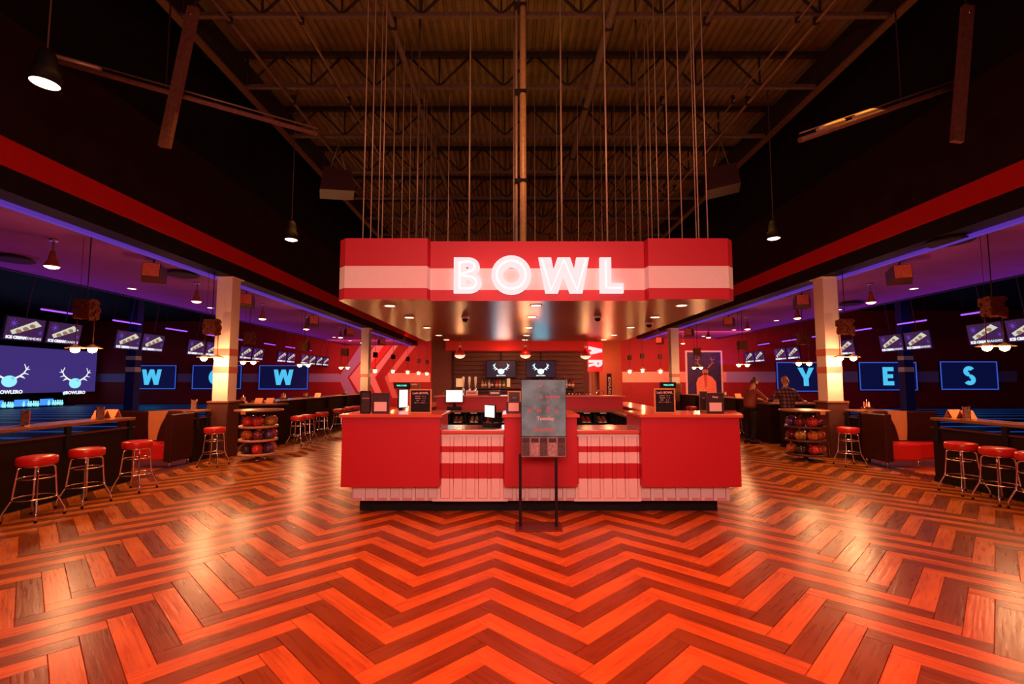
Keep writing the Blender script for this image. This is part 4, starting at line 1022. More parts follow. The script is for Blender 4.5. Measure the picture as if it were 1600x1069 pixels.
# ================================================================== BALL RACKS
ballm = [mat('ball_' + n_, c_, .18, noise=.8, scale=9, coat=.6) for n_, c_ in (('orange', (.75, .17, .03)), ('red', (.70, .04, .03)), ('maroon', (.22, .02, .03)), ('gold', (.60, .30, .06)), ('purple', (.14, .06, .22)), ('black', (.05, .03, .03)))]
balln = ['orange', 'red', 'maroon', 'gold', 'purple', 'black']
ball0 = {}
def ball(x, y, z_, k, label, rz):
    if k not in ball0:
        t = thing('bowling_ball', label, 'bowling ball', (0, 0, 0), 0, 'bowling balls on the racks'); b = MB(); b.sphere((0, 0, 0), .108, ballm[k], 20, 12); b.build('shell', t)
        b = MB()
        for dx, dz in ((-.02, .05), (.02, .05), (0, .0)):
            n = Vector((dx, -math.sqrt(.108 ** 2 - dx * dx - dz * dz), dz)); b.tube([n * .97, n * 1.004], .012, M_BLACK, 8)
        tag(b.build('finger_holes', t), kind='stuff'); ball0[k] = o = t
    else: o = dup(ball0[k], label)
    o.location = (x, y, z_); o.rotation_euler = (random.uniform(-.5, .7), 0, rz); return o
for s, X, Y, nm, pat, mtier in ((-1, -5.38, 9.68, 'left', [[5, 1, 1, 3, 0, 2, 4], [5, 0, 2, 4, 1, 3, 5], [3, 5, 1, 4, 0, 2, 1]], mat('pale_tier', (.70, .34, .24), .35, noise=.1)),
                        (1, 6.18, 9.62, 'right', [[2, 1, 2, 5, 0, 3, 4], [3, 0, 0, 4, 5, 1, 2], [5, 1, 0, 3, 4, 2, 0]], M_BROWN)):
    t = thing('ball_rack', 'round three-tier bowling ball rack with table top, %s of the desk' % nm, 'ball rack', (X, Y, 0))
    b = MB(); b.tube([(0, 0, 0), (0, 0, 1.02)], .045, M_METAL, 14); b.build('pole', t)
    b = MB(); b.lathe([(.16, 0), (.16, .012), (.06, .03)], M_METAL); b.build('foot', t)
    b = MB(); b.lathe([(.455, 1.02), (.47, 1.025), (.47, 1.05), (.46, 1.055), (.0001, 1.055)], M_TOP, n=40); b.build('table_top', t)
    for r_, z_ in enumerate((.70, .42, .135)):
        b = MB(); b.lathe([(.05, z_ - .01), (.345, z_ - .015), (.368, z_ - .02), (.376, z_), (.368, z_ + .028), (.355, z_ + .02), (.32, z_ + .005), (.05, z_ + .005)], mtier, n=40); b.build('tier', t)
        for k in range(7):
            a = -PI / 2 + (k - 1.5 if s < 0 else k - 1.0) * 2 * PI / 7; kk = pat[r_][k]
            pos = ['front left', 'front', 'front right', 'right', 'rear right', 'rear left', 'left'][k]
            ball(X + .257 * math.cos(a), Y + .257 * math.sin(a), z_ + .113, kk, '%s bowling ball at the %s of the %s tier, %s rack' % (balln[kk], pos, ['top', 'middle', 'bottom'][r_], nm), random.uniform(-.8, .8))

# ================================================================== BOOTHS
def booth(s, X0, label):
    t = thing('booth', label, 'booth', (X0, 8.70, 0))
    def bx(n_, x0, x1, y0, y1, z0, z1, m, bv=.02, par=None): b = MB(); b.box(s * x0, s * x1, y0, y1, z0, z1, m, bv); return b.build(n_, par or t)
    bx('seat', .13, .68, 0, .44, .14, .46, M_VINYL, .03)
    bx('long_seat', .69, 1.45, .16, .44, .14, .46, M_VINYL, .03)
    bx('end_panel', -.02, .12, -.02, .58, .12, 1.02, M_DVINYL, .015)
    bx('backrest', .12, 1.45, .45, .60, .14, 1.05, M_DVINYL, .03)
    b = MB(); prof = [(0, .42), (.2, .46), (.5, .55), (.8, .60), (1, .62)]
    L = [(w_, 1.055 - k * .58) for k, w_ in prof] + [(.80 - .03 * k * k, 1.055 - k * .58) for k, w_ in reversed(prof)]
    b.prism([(s * u, v) for u, v in L], lambda u, v, q_: (u, q_, v), .43, .449, M_ORANGE); b.build('orange_panel', t)
    for x, y in ((.0, .0), (.0, .5), (.6, .02), (1.35, .2)): b = MB(); b.tube([(s * (x + .03), y + .03, 0), (s * (x + .03), y + .03, .14)], [.016, .024], M_METAL, 8); b.build('leg', t)
booth(-1, -6.50, 'dark booth bench with red seat and orange back panel on the left')
booth(1, 7.13, 'dark booth bench with red seat and orange back panel on the right')

# ================================================================== TABLE ITEMS
it0 = {}
def card_holder(x, y, z_, label, rz=0, sc=1):
    if 'c' not in it0:
        t = thing('table_card', label, 'menu card', (0, 0, 0), 0, 'clear menu holders on the tables'); b = MB(); b.box(-.075, .075, -.05, .05, 0, .008, M_CHROME, .002); b.build('base', t)
        b = MB(); b.box(-.07, .07, -.006, .006, .008, .20, mat('card_print', (.45, .22, .16), .25, noise=.8, scale=40, coat=.6)); b.build('printed_card', t)
        b = MB(); b.box(-.075, .075, -.009, -.007, .02, .205, M_GLASS) if False else b.box(-.078, -.072, -.009, .009, .008, .21, M_CHROME); b.build('holder_edge', t); b = MB(); b.box(.072, .078, -.009, .009, .008, .21, M_CHROME); b.build('holder_edge', t)
        it0['c'] = o = t
    else: o = dup(it0['c'], label)
    o.location = (x, y, z_); o.rotation_euler = (0, 0, rz); o.scale = (sc,) * 3
def menu_fan(x, y, z_, label, rz=0):
    if 'm' not in it0:
        t = thing('folded_menu', label, 'menu', (0, 0, 0), 0, 'folded menus standing on the rails'); b = MB(); b.prism([(0, 0), (.004, 0), (.075, .13), (.071, .13)], lambda u, v, q_: (q_, u, v), -.10, .10, M_ORANGE); b.build('front_leaf', t)
        b = MB(); b.prism([(.142, 0), (.146, 0), (.075, .13), (.071, .13)], lambda u, v, q_: (q_, u, v), -.10, .10, M_ORANGE); b.build('rear_leaf', t); it0['m'] = o = t
    else: o = dup(it0['m'], label)
    o.location = (x, y, z_); o.rotation_euler = (0, 0, rz)
def caddy(x, y, z_, label):
    if 'k' not in it0:
        t = thing('condiment_caddy', label, 'caddy', (0, 0, 0), 0, 'condiment caddies on the rails'); b = MB(); b.box(-.09, .09, -.06, .06, 0, .06, M_CHROME, .006); b.build('tray', t)
        for dx, m in ((-.05, bcols[4]), (.0, bcols[0]), (.05, M_PAPER)): b = MB(); b.lathe([(.02, .01), (.022, .10), (.012, .14), (.008, .17)], m, (dx, 0, 0), 10); b.build('sauce_bottle', t)
        b = MB(); b.tube([(0, 0, .05), (0, 0, .22)], .006, M_CHROME, 6); b.build('carry_handle', t); it0['k'] = o = t
    else: o = dup(it0['k'], label)
    o.location = (x, y, z_)
for px_, py_, z_, l in ((46, 657, 1.05, 'shiny menu holder nearest us on the left drink rail'), (161, 649, 1.05, 'clear menu holder farther along the left drink rail'), (306, 638, 1.05, 'clear menu holder on the short rail left of the column'),
                   (1496, 645, 1.05, 'clear menu holder on the right drink rail'), (1258, 627, 1.05, 'menu holder by the plaid-shirted man, before the right column')):
    x, y, _ = atz(px_, py_, z_)
    if px_ == 1258: x, y, z_ = 7.45, 12.3, 1.076
    else:
        x = -6.62 if px_ < 800 else 7.28; x = -6.85 if px_ == 306 else x; y = x * F / (px_ - CX); (x, y) = (-6.43, 7.10) if px_ == 161 else ((7.10, 7.1) if px_ == 1496 else (x, y))
    card_holder(x, y, z_, l, (-.5 if x < 0 else .5) * .5, 1.0)
for px_, py_, l in ((1342, 634, 'condiment caddy on the short rail right of the column'), (378, 627.5, 'condiment caddy on the bar table beyond the left column')):
    if px_ > 1000: x, y, z_ = 7.5, 9.6, 1.05
    else: x, y, z_ = -7.0, 11.8, 1.076
    caddy(x, y, z_, l)
for k, (y, l) in enumerate(((13.2, 'condiment caddy on the far left rail, nearest of three'), (14.6, 'condiment caddy on the far left rail, middle of three'), (18.0, 'condiment caddy on the far left rail, farthest of three'))): caddy(-6.65, y, 1.12, l)
for k, (y, l) in enumerate(((15.8, 'condiment caddy on the far right rail, left of the plain-shirted man'), (17.5, 'condiment caddy at the far end of the right rail'))): caddy(7.4, y, 1.12, l)
for x, y, z_, l in ((-6.72, 12.0, 1.076, 'orange folded menu behind the left rack, left one'), (-6.45, 12.05, 1.076, 'orange folded menu behind the left rack, right one'), (-6.70, 7.55, 1.05, 'orange folded menu at the end of the left drink rail, inner one'), (-6.70, 7.34, 1.05, 'orange folded menu at the end of the left drink rail, outer one'),
                 (7.38, 7.52, 1.05, 'orange folded menu at the end of the right drink rail, inner one'), (7.38, 7.31, 1.05, 'orange folded menu at the end of the right drink rail, outer one'), (7.4, 14.8, 1.12, 'folded menu on the far right rail'), (-6.7, 15.6, 1.12, 'folded menu on the far left rail')):
    menu_fan(x, y, z_, l, 0)
for x, y, l in ((-5.38, 9.15, 'pale card hanging over the top of the left ball rack'), (6.18, 9.09, 'pale card hanging over the top of the right ball rack')):
    t = thing('instruction_card', l, 'card', (x, y, 1.055), 0, 'cards on the ball racks'); b = MB(); b.box(-.09, .09, -.05, .16, .0, .004, M_ORANGE); b.build('card_top', t); b = MB(); b.box(-.05, .05, -.055, -.05, -.07, .004, M_ORANGE); b.build('card_flap', t)
    t.location = (x, y, 1.057)

# ================================================================== PENDANTS
pp0 = None
def twin(x, y, zb_, label, ceil=4.02):
    """gilded box on wires with two bulbs in flat shades under it"""
    global pp0
    if pp0 is None:
        t = thing('twin_pendant', label, 'lamp', (0, 0, 0), 0, 'twin bulb pendants under gilded boxes')
        b = MB(); rg = random.Random(3)
        for k in range(90):
            fc = rg.choice((0, 1, 2, 3)); u, v = rg.uniform(-.12, .12), rg.uniform(.47, .78); e = rg.uniform(.012, .035); f_ = rg.uniform(.012, .035)
            if fc < 2: yy = (-.085, .085)[fc]; b.box(u - e, u + e, yy - .012, yy + .012, v - f_, v + f_, M_GOLD)
            else: xx = (-.125, .125)[fc - 2]; b.box(xx - .012, xx + .012, u * .7 - e, u * .7 + e, v - f_, v + f_, M_GOLD)
        b.box(-.11, .11, -.075, .075, .48, .78, M_GOLD); b.build('gilded_box', t)
        for sx in (-1, 1):
            b = MB(); b.lathe([(.02, .06), (.03, .045), (.135, 0), (.133, -.004), (.03, .03)], mat('brass_shade', (.85, .55, .2), .45, .3, noise=.1), (sx * .14, 0, 0), 16); sh = b.build('lamp_shade', t)
            b = MB(); b.sphere((sx * .14, 0, -.018), .062, E_BULB, 12, 8); b.build('bulb', sh)
            b = MB(); b.tube([(sx * .14, 0, .05), (sx * .14, 0, .47)], .008, M_GOLD, 6); b.build('drop_rod', t)
        b = MB(); b.tube([(0, 0, .8), (0, 0, 4.02 - 2.2)], .008, M_STEELD, 6); b.tube([(-.12, 0, .8), (-.12, 0, 4.02 - 2.2)], .004, M_STEELD, 4); b.build('suspension', t)
        pp0 = o = t
    else: o = dup(pp0, label)
    o.location = (x, y, zb_); o.scale = (1, 1, (4.02 - zb_) / (4.02 - 2.2)); return o
zP = 2.22
TW = [(131, 544, -7.3, 'left'), (329, 558, -7.3, 'left'), (388, 565, -7.3, 'left'), (475, 570, -7.3, 'left'), (538, 574, -7.0, 'left')]
def twin_at(px_, py_, X, label, power=14):
    _, y, z_ = atx(px_, py_, X); o = twin(X, y, z_, label); light('POINT', (X, y - .05, z_ - .18), power * (3.0 if 9 < y < 10.4 else 2.4), (1, .42, .18), .06); return o
TL = [(131, 544, -6.95), (329, 558.5, -6.35), (388, 565, -7.1), (475, 570, -6.9), (538, 574, -6.9)]
for i, (a_, c_, X) in enumerate(TL): twin_at(a_, c_, X, 'twin bulb pendant over the left side, %s' % (['nearest, by the projection screen', 'second, beside the column', 'third, right of the column', 'fourth, right of the W screen', 'fifth, beside the chevrons'][i]), 26)
TR = [(1556, 541, 7.65), (1323, 558, 7.05), (1256, 567, 7.8), (1161, 569.5, 7.6), (1090, 574, 7.5)]
for i, (a_, c_, X) in enumerate(TR): twin_at(a_, c_, X, 'twin bulb pendant over the right side, %s' % (['nearest, at the picture edge', 'second, beside the column', 'third, over the Y screen', 'fourth, right of the portrait', 'fifth, before the portrait'][i]), 26)
# single bulbs farther back
SB = [(586, 580), (614, 580.5), (637, 582), (654, 583.5), (667, 584.5), (1050, 578.5), (1032, 581), (1004, 579.5), (984, 581)]
SBY = [20.5, 23, 25, 26.5, 27.5, 20.0, 22, 22.5, 23.6]
for i, ((a_, c_), Y) in enumerate(zip(SB, SBY)):
    x, y, z_ = aty(a_, c_, Y); l = 'bare glowing bulb pendant far back, %s' % (['just right of the far left column', 'second right of the far left column', 'third right of the far left column', 'fourth right of the far left column', 'last before the dark bar wall', 'at the far right column', 'second left of the far right column', 'third left of the far right column', 'nearest the bar wall on the right'][i])
    t = thing('bulb_pendant', l, 'lamp', (x, y, z_), 0, 'bare bulb pendants far back'); b = MB(); b.sphere((0, 0, 0), .08, E_BULB, 12, 8); b.build('bulb', t)
    b = MB(); b.lathe([(.18, .06), (.04, .12), (.02, .16)], MATS['brass_shade'], n=14); b.build('lamp_shade', t)
    top = 8.24 - z_
    b = MB(); b.tube([(0, 0, .15), (0, 0, top)], .008, M_STEELD, 6); b.build('suspension', t); b = MB(); b.box(-.09, .09, -.08, .08, .62, .86, M_STEELD, .01); b.build('box', t)
    light('POINT', (x, y, z_ - .2), 20, (1, .42, .14), .06)

# glass bell pendants under the side ceilings
gb0 = None
GB = [(81, 417, 3.55), (307, 471.5, 3.55), (410, 498.5, 3.55), (478.5, 514.5, 3.55), (532, 527.5, 3.55), (566, 536, 3.55), (1361, 473, 3.55), (1246, 497.5, 3.55), (1168, 514.5, 3.55), (1107, 527.5, 3.55), (1067, 537, 3.55)]
for i, (a_, c_, Z) in enumerate(GB):
    x, y, _ = atz(a_, c_, Z); nm = 'left' if a_ < 800 else 'right'; k = i if a_ < 800 else i - 6
    l = 'small bell pendant glowing red under the %s side ceiling, %s' % (nm, 'nearest us' if k == 0 else ORD[k] + ' from the front')
    if gb0 is None:
        t = thing('bell_pendant', l, 'lamp', (0, 0, 0), 0, 'bell pendants under the side ceilings'); b = MB(); b.lathe([(.035, .26), (.045, .20), (.06, .12), (.10, .03), (.112, .0), (.105, .0), (.09, .03)], mat('bell_metal', (.45, .14, .06), .3, .7, noise=.1), n=18); b.build('lamp_shade', t)
        b = MB(); b.lathe([(.0001, -.035), (.05, -.03), (.085, -.014), (.10, .004)], E_PEND, n=18); b.build('glowing_lens', t)
        b = MB(); b.tube([(0, 0, .26), (0, 0, .47)], .012, M_STEEL, 6); b.lathe([(.06, .43), (.06, .47)], M_METAL, n=12); b.build('stem', t); gb0 = o = t
    else: o = dup(gb0, l)
    o.location = (x, y, Z)
for i, (a_, c_) in enumerate(((206, 451), (329, 481), (522, 527), (547, 532.5), (1428, 451), (1213, 501), (1147, 515.5), (1099, 525.5), (1310, 484))):
    downlight(a_, c_, 4.02, .11, 'small recessed light in the side ceiling, %s' % (['left, nearest', 'left, second, beside the column', 'left, third', 'left, farthest', 'right, nearest', 'right, third', 'right, fourth', 'right, farthest', 'right, second'][i]), 'side ceiling downlights')

# high bay lamps in the hall
hb0 = None
for px_, py_, Y, l in ((70, 131, 4.6, 'large black high bay lamp hanging at the upper left'), (455, 375, 9.3, 'black high bay lamp farther back on the left'), (1209, 373, 9.3, 'black high bay lamp farther back on the right')):
    x, y, z_ = aty(px_, py_, Y)
    if hb0 is None:
        t = thing('high_bay_lamp', l, 'lamp', (0, 0, 0), 0, 'black high bay lamps'); b = MB(); b.lathe([(.04, .38), (.07, .35), (.09, .28), (.095, .17), (.125, .14), (.128, .0), (.122, .0), (.115, .04)], M_BLACK, n=24); b.build('housing', t)
        b = MB(); b.lathe([(.0001, -.02), (.08, -.014), (.12, .004)], E_PENDW, n=24); b.build('lens', t); b = MB(); b.tube([(0, 0, .38), (0, 0, 8.2 - z_)], .008, M_STEEL, 6); b.build('cord', t); hb0 = o = t
    else: o = dup(hb0, l)
    o.location = (x, y, z_)
    if px_ != 70: o.scale = (1, 1, (8.2 - z_) / (8.2 - HBZ))
    else: HBZ = z_
    light('SPOT', (x, y, z_ - .05), 120, (1, .45, .16), .15, spot=1.9, blend=.8)

# speakers
sp0 = None
SPK = [(240, 404, -1), (385, 458, -1), (490, 493, -1), (546, 512, -1), (597, 524, -1), (1406, 408, 1), (1253, 459, 1), (1138, 492, 1), (1076, 511, 1), (1030, 524, 1)]
for i, (a_, c_, s) in enumerate(SPK):
    X = -6.95 if s < 0 else 7.65; _, y, z_ = atx(a_, c_, X); z_ = min(z_, 3.74); k = i % 5
    l = 'loudspeaker under the %s side ceiling, %s' % ('left' if s < 0 else 'right', 'nearest us' if k == 0 else ORD[k] + ' from the front')
    if sp0 is None:
        t = thing('loudspeaker', l, 'speaker', (0, 0, 0), 0, 'loudspeakers under the side ceilings')
        b = MB(); b.prism([(-.14, -.17), (.14, -.17), (.20, .17), (-.20, .17)], lambda u, v, q_: (u, v, q_), -.14, .14, mat('speaker_cabinet', (.05, .012, .008), .4, noise=.2)); b.build('cabinet', t)
        b = MB(); b.box(-.13, .13, -.178, -.17, -.13, .13, mat('speaker_grille', (.75, .16, .04), .5, noise=.4, scale=60)); b.build('grille', t)
        b = MB(); b.tube([(0, 0, .14), (0, 0, .26)], .015, M_BLACK, 6); b.box(-.16, .16, -.03, .03, .13, .155, M_BLACK); b.build('bracket', t); sp0 = o = t
    else: o = dup(sp0, l)
    o.location = (X, y, z_); o.rotation_euler = (math.radians(-12), 0, .5 if s < 0 else -.5)
# big hanging speakers in the hall
for px_, py_, l, s in ((527, 288, 'large dark speaker hung on a V of cables, left of the canopy', -1), (1128, 283, 'large dark speaker hung on a V of cables, right of the canopy', 1)):
    x, y, z_ = aty(px_, py_, 10.5); t = thing('hanging_speaker', l, 'speaker', (x, y, z_)); b = MB(); b.prism([(-.38, -.3), (.38, -.22), (.30, .26), (-.30, .26)], lambda u, v, q_: (u, q_, v), -.3, .3, MATS['speaker_cabinet']); o = b.build('cabinet', t); o.rotation_euler = (0, 0, -s * .4)
    b = MB(); b.tube([(-.22, 0, .26), (0, 0, .98), (.22, 0, .26)], .008, M_ROD, 6); b.tube([(0, 0, .98), (0, 0, 8.21 - z_)], .008, M_STEEL, 6); b.build('cables', t)
# air diffusers
for k, (px_, py_, l) in enumerate(((20, 404, 'round flat air diffuser in the left side ceiling near the edge'), (245, 428, 'round flat air diffuser in the left side ceiling'), (1535, 376, 'round flat air diffuser in the right side ceiling near the edge'), (1330, 474, 'round flat air diffuser in the right side ceiling'))):
    x, y, _ = atz(px_, py_, 3.98); x += (.55 if x < 0 else -.55) if px_ in (245, 1535) else 0; t = thing('air_diffuser', l, 'air vent', (x, y, 3.94), 0, 'air diffusers'); b = MB(); b.lathe([(.30, 0), (.32, .02), (.2, .08)], M_STEELD, n=24); b.build('plate', t)

# ================================================================== PORTRAIT
x0, _, z1 = aty(1070, 548, YB_R); x1, _, z0 = aty(1130, 624, YB_R); w_ = (x1 - x0) / 2; hh = z1 - z0
t = thing('portrait_poster', 'tall framed portrait of an antlered figure in an orange jacket', 'poster', ((x0 + x1) / 2, YB_R - .06, z0))
f = .09; b = MB(); b.box(-w_, w_, 0, .059, 0, f, M_WHITE); b.box(-w_, w_, 0, .059, hh - f, hh, M_WHITE); b.box(-w_, -w_ + f, 0, .059, f, hh - f, M_WHITE); b.box(w_ - f, w_, 0, .059, f, hh - f, M_WHITE); b.build('frame', t)
b = MB(); b.box(-w_ + f, w_ - f, .01, .05, f, hh - f, mat('portrait_navy', (.035, .03, .12), .5, noise=.5, scale=5)); b.build('backdrop', t)
fn = lambda u, v, q_: (u + .05, q_, v + .0)
b = MB(); cz = .35
b.prism([(-.48, .1), (.62, .1), (.58, .95), (.38, 1.22), (.12, 1.34), (-.12, 1.34), (-.40, 1.16), (-.50, .9)], fn, .0, .01, mat('portrait_jacket', (.85, .36, .18), .5, noise=.15, scale=8))
b.prism([(-.10, 1.34), (.10, 1.34), (.06, .75), (-.02, .6)], fn, -.004, 0, mat('portrait_shirt', (.55, .12, .10), .5, noise=.1))
b.prism([(.17 * math.cos(a), 1.53 + .22 * math.sin(a)) for a in [2 * PI * k / 14 for k in range(14)]], fn, -.003, .01, mat('portrait_face', (.55, .24, .15), .5, noise=.3, scale=20))
b.prism([(-.17, 1.64), (.17, 1.64), (.13, 1.78), (-.13, 1.78)], fn, -.006, -.003, M_CARD)
b.prism([(-.11, 1.46), (.11, 1.46), (.08, 1.34), (-.08, 1.34)], fn, -.006, -.003, mat('portrait_beard', (.12, .05, .04), .6, noise=.3))
for s in (-1, 1): b.prism([(s * .07 - .03, 1.56), (s * .07 + .03, 1.56), (s * .07 + .025, 1.585), (s * .07 - .025, 1.585)], fn, -.006, -.003, M_CARD)
b.build('figure_print', t)
b = MB(); r = .19; f3 = lambda u, v, q_: (u * r + .05, q_, v * r + 1.72)
M_ANT = mat('portrait_antler', (.50, .26, .20), .5, noise=.2)
def seg(p, q_, w0, w1):
    d = Vector((q_[0] - p[0], q_[1] - p[1])); n = Vector((-d.y, d.x)).normalized()
    b.prism([(p[0] + n.x * w0, p[1] + n.y * w0), (p[0] - n.x * w0, p[1] - n.y * w0), (q_[0] - n.x * w1, q_[1] - n.y * w1), (q_[0] + n.x * w1, q_[1] + n.y * w1)], f3, -.002, .01, M_ANT)
for s in (-1, 1):
    b = MB()
    P = [(s * .5, -.1), (s * 1.3, .5), (s * 2.0, 1.3), (s * 2.1, 2.3), (s * 1.6, 3.2)]
    for i in range(4): seg(P[i], P[i + 1], .16 - .025 * i, .14 - .025 * i)
    for i, e in ((1, (s * 1.1, 1.3)), (2, (s * 2.9, 1.5)), (3, (s * 2.9, 2.7)), (3, (s * 1.3, 2.5))): seg(P[i], e, .1, .03)
    b.build('antler_print', t)

# ================================================================== PEOPLE
def skin_mesh(name, verts, edges, radii, m, parent, sub=2, root=0):
    me = bpy.data.meshes.new(name); me.from_pydata(verts, edges, []); o = bpy.data.objects.new(name, me); C.objects.link(o)
    md = o.modifiers.new('skin', 'SKIN'); sv = me.skin_vertices[0].data
    for i, r in enumerate(radii):
        r = r if isinstance(r, tuple) else (r, r); sv[i].radius = r; sv[i].use_root = (i == root)
    md.use_smooth_shade = True; md.branch_smoothing = .3; s2 = o.modifiers.new('sub', 'SUBSURF'); s2.levels = sub; s2.render_levels = sub
    dg = bpy.context.evaluated_depsgraph_get(); m2 = bpy.data.meshes.new_from_object(o.evaluated_get(dg)); bpy.data.objects.remove(o)
    m2.materials.clear(); m2.materials.append(m)
    for p in m2.polygons: p.use_smooth = True
    o = bpy.data.objects.new(name, m2); C.objects.link(o); o.parent = parent; return o
def head_mesh(o_parent, c, yaw, tilt, hair_m, beard=None, name='head'):
    """egg shaped head with brow, nose, mouth, ears; local -Y is the face"""
    R = Matrix.Rotation(yaw, 4, 'Z') @ Matrix.Rotation(tilt, 4, 'X')
    def put(mb_, nm):
        mb_.v = [tuple((R @ Vector(v)) + Vector(c)) for v in mb_.v]; return mb_.build(nm, o_parent)
    b = MB(); vs = []; fs = []; n = 18; rings = 14
    for i in range(rings + 1):
        ph = PI * i / rings
        for k in range(n):
            a = 2 * PI * k / n; x = .075 * math.sin(ph) * math.cos(a); y = .095 * math.sin(ph) * math.sin(a); z_ = -.118 * math.cos(ph)
            if z_ < -.02: x *= 1 - .35 * (-.02 - z_) / .1; y = y * (1 - .15 * (-.02 - z_) / .1) - .008
            if abs(math.cos(a)) < .25 and math.sin(a) < 0 and -.045 < z_ < .012: y -= .022 * (1 - abs(z_ + .03) / .045 if z_ > -.075 else 0)
            if y < -.06 and .005 < z_ < .03: y += .006
            vs.append((x, y, z_))
    for i in range(rings):
        for k in range(n): k2 = (k + 1) % n; fs.append((i * n + k, i * n + k2, (i + 1) * n + k2, (i + 1) * n + k))
    b.add(vs, fs, M_SKIN, True)
    for s in (-1, 1): b.sphere((s * .077, .008, -.005), .022, M_SKIN, 8, 6, 1.4)
    b.tube([(0, .015, -.17), (0, .01, -.07)], [.056, .052], M_SKIN, 12)
    h_ = put(b, 'head')
    b = MB(); 
    for s in (-1, 1): b.sphere((s * .03, -.083, .008), .011, M_PAPER, 8, 6); b.sphere((s * .03, -.092, .008), .005, M_BLACK, 6, 4)
    put(b, 'eyes')
    b = MB(); b.tube([(-.024, -.089, -.055), (0, -.096, -.054), (.024, -.089, -.055)], .005, mat('lips', (.45, .12, .10), .5, noise=.1), 6); put(b, 'mouth')
    b = MB(); vs = []; fs = []
    for i in range(8):
        ph = PI / 2 * i / 7
        for k in range(n):
            a = 2 * PI * k / n; f_ = 1.0; zz = .128 * math.cos(ph); rr = math.sin(ph)
            back = max(0, math.sin(a)); zlow = -.045 * back * (i / 7) ** 2 * 1.6; front = max(0, -math.sin(a)); zl2 = .045 * front * (i / 7) ** 2
            vs.append((.082 * rr * math.cos(a), .103 * rr * math.sin(a) + .002, zz + zlow + zl2))
    for i in range(7):
        for k in range(n): k2 = (k + 1) % n; fs.append((i * n + k2, i * n + k, (i + 1) * n + k, (i + 1) * n + k2))
    b.add(vs, fs, hair_m, True); put(b, 'hair')
    if beard:
        b = MB(); b.tube([(-.066, -.02, -.045), (-.055, -.06, -.075), (0, -.090, -.092), (.055, -.06, -.075), (.066, -.02, -.045)], [.01, .018, .024, .018, .01], beard, 8); put(b, 'beard')
def hand(mb_, wrist, d, side, curl=.4):
    """palm, four fingers, thumb; d = direction of the fingers"""
    w_ = Vector(wrist); d = Vector(d).normalized(); up = Vector((0, 0, 1)); lat = d.cross(up).normalized() * side; nrm = lat.cross(d).normalized() * side
    if nrm.z > 0: nrm = -nrm
    mb_.tube([w_ - d * .02, w_ + d * .03, w_ + d * .075, w_ + d * .095], [.024, .034, .038, .03], M_SKIN, 10)
    for k, L_ in enumerate((.068, .078, .072, .056)):
        s_ = w_ + d * .085 + lat * (.028 - k * .019); p = [s_]; dd = d.copy()
        for j, q_ in enumerate((.45, .3, .25)):
            dd = (dd + nrm * curl * (j + 1) * .4).normalized(); p.append(p[-1] + dd * L_ * q_)
        mb_.tube(p, [.0095, .009, .008, .006], M_SKIN, 6)
    tb = w_ + d * .025 + lat * .03; mb_.tube([tb, tb + (d * .5 + lat * .6).normalized() * .035, tb + (d * .9 + lat * .4).normalized() * .062], [.012, .010, .008], M_SKIN, 6)
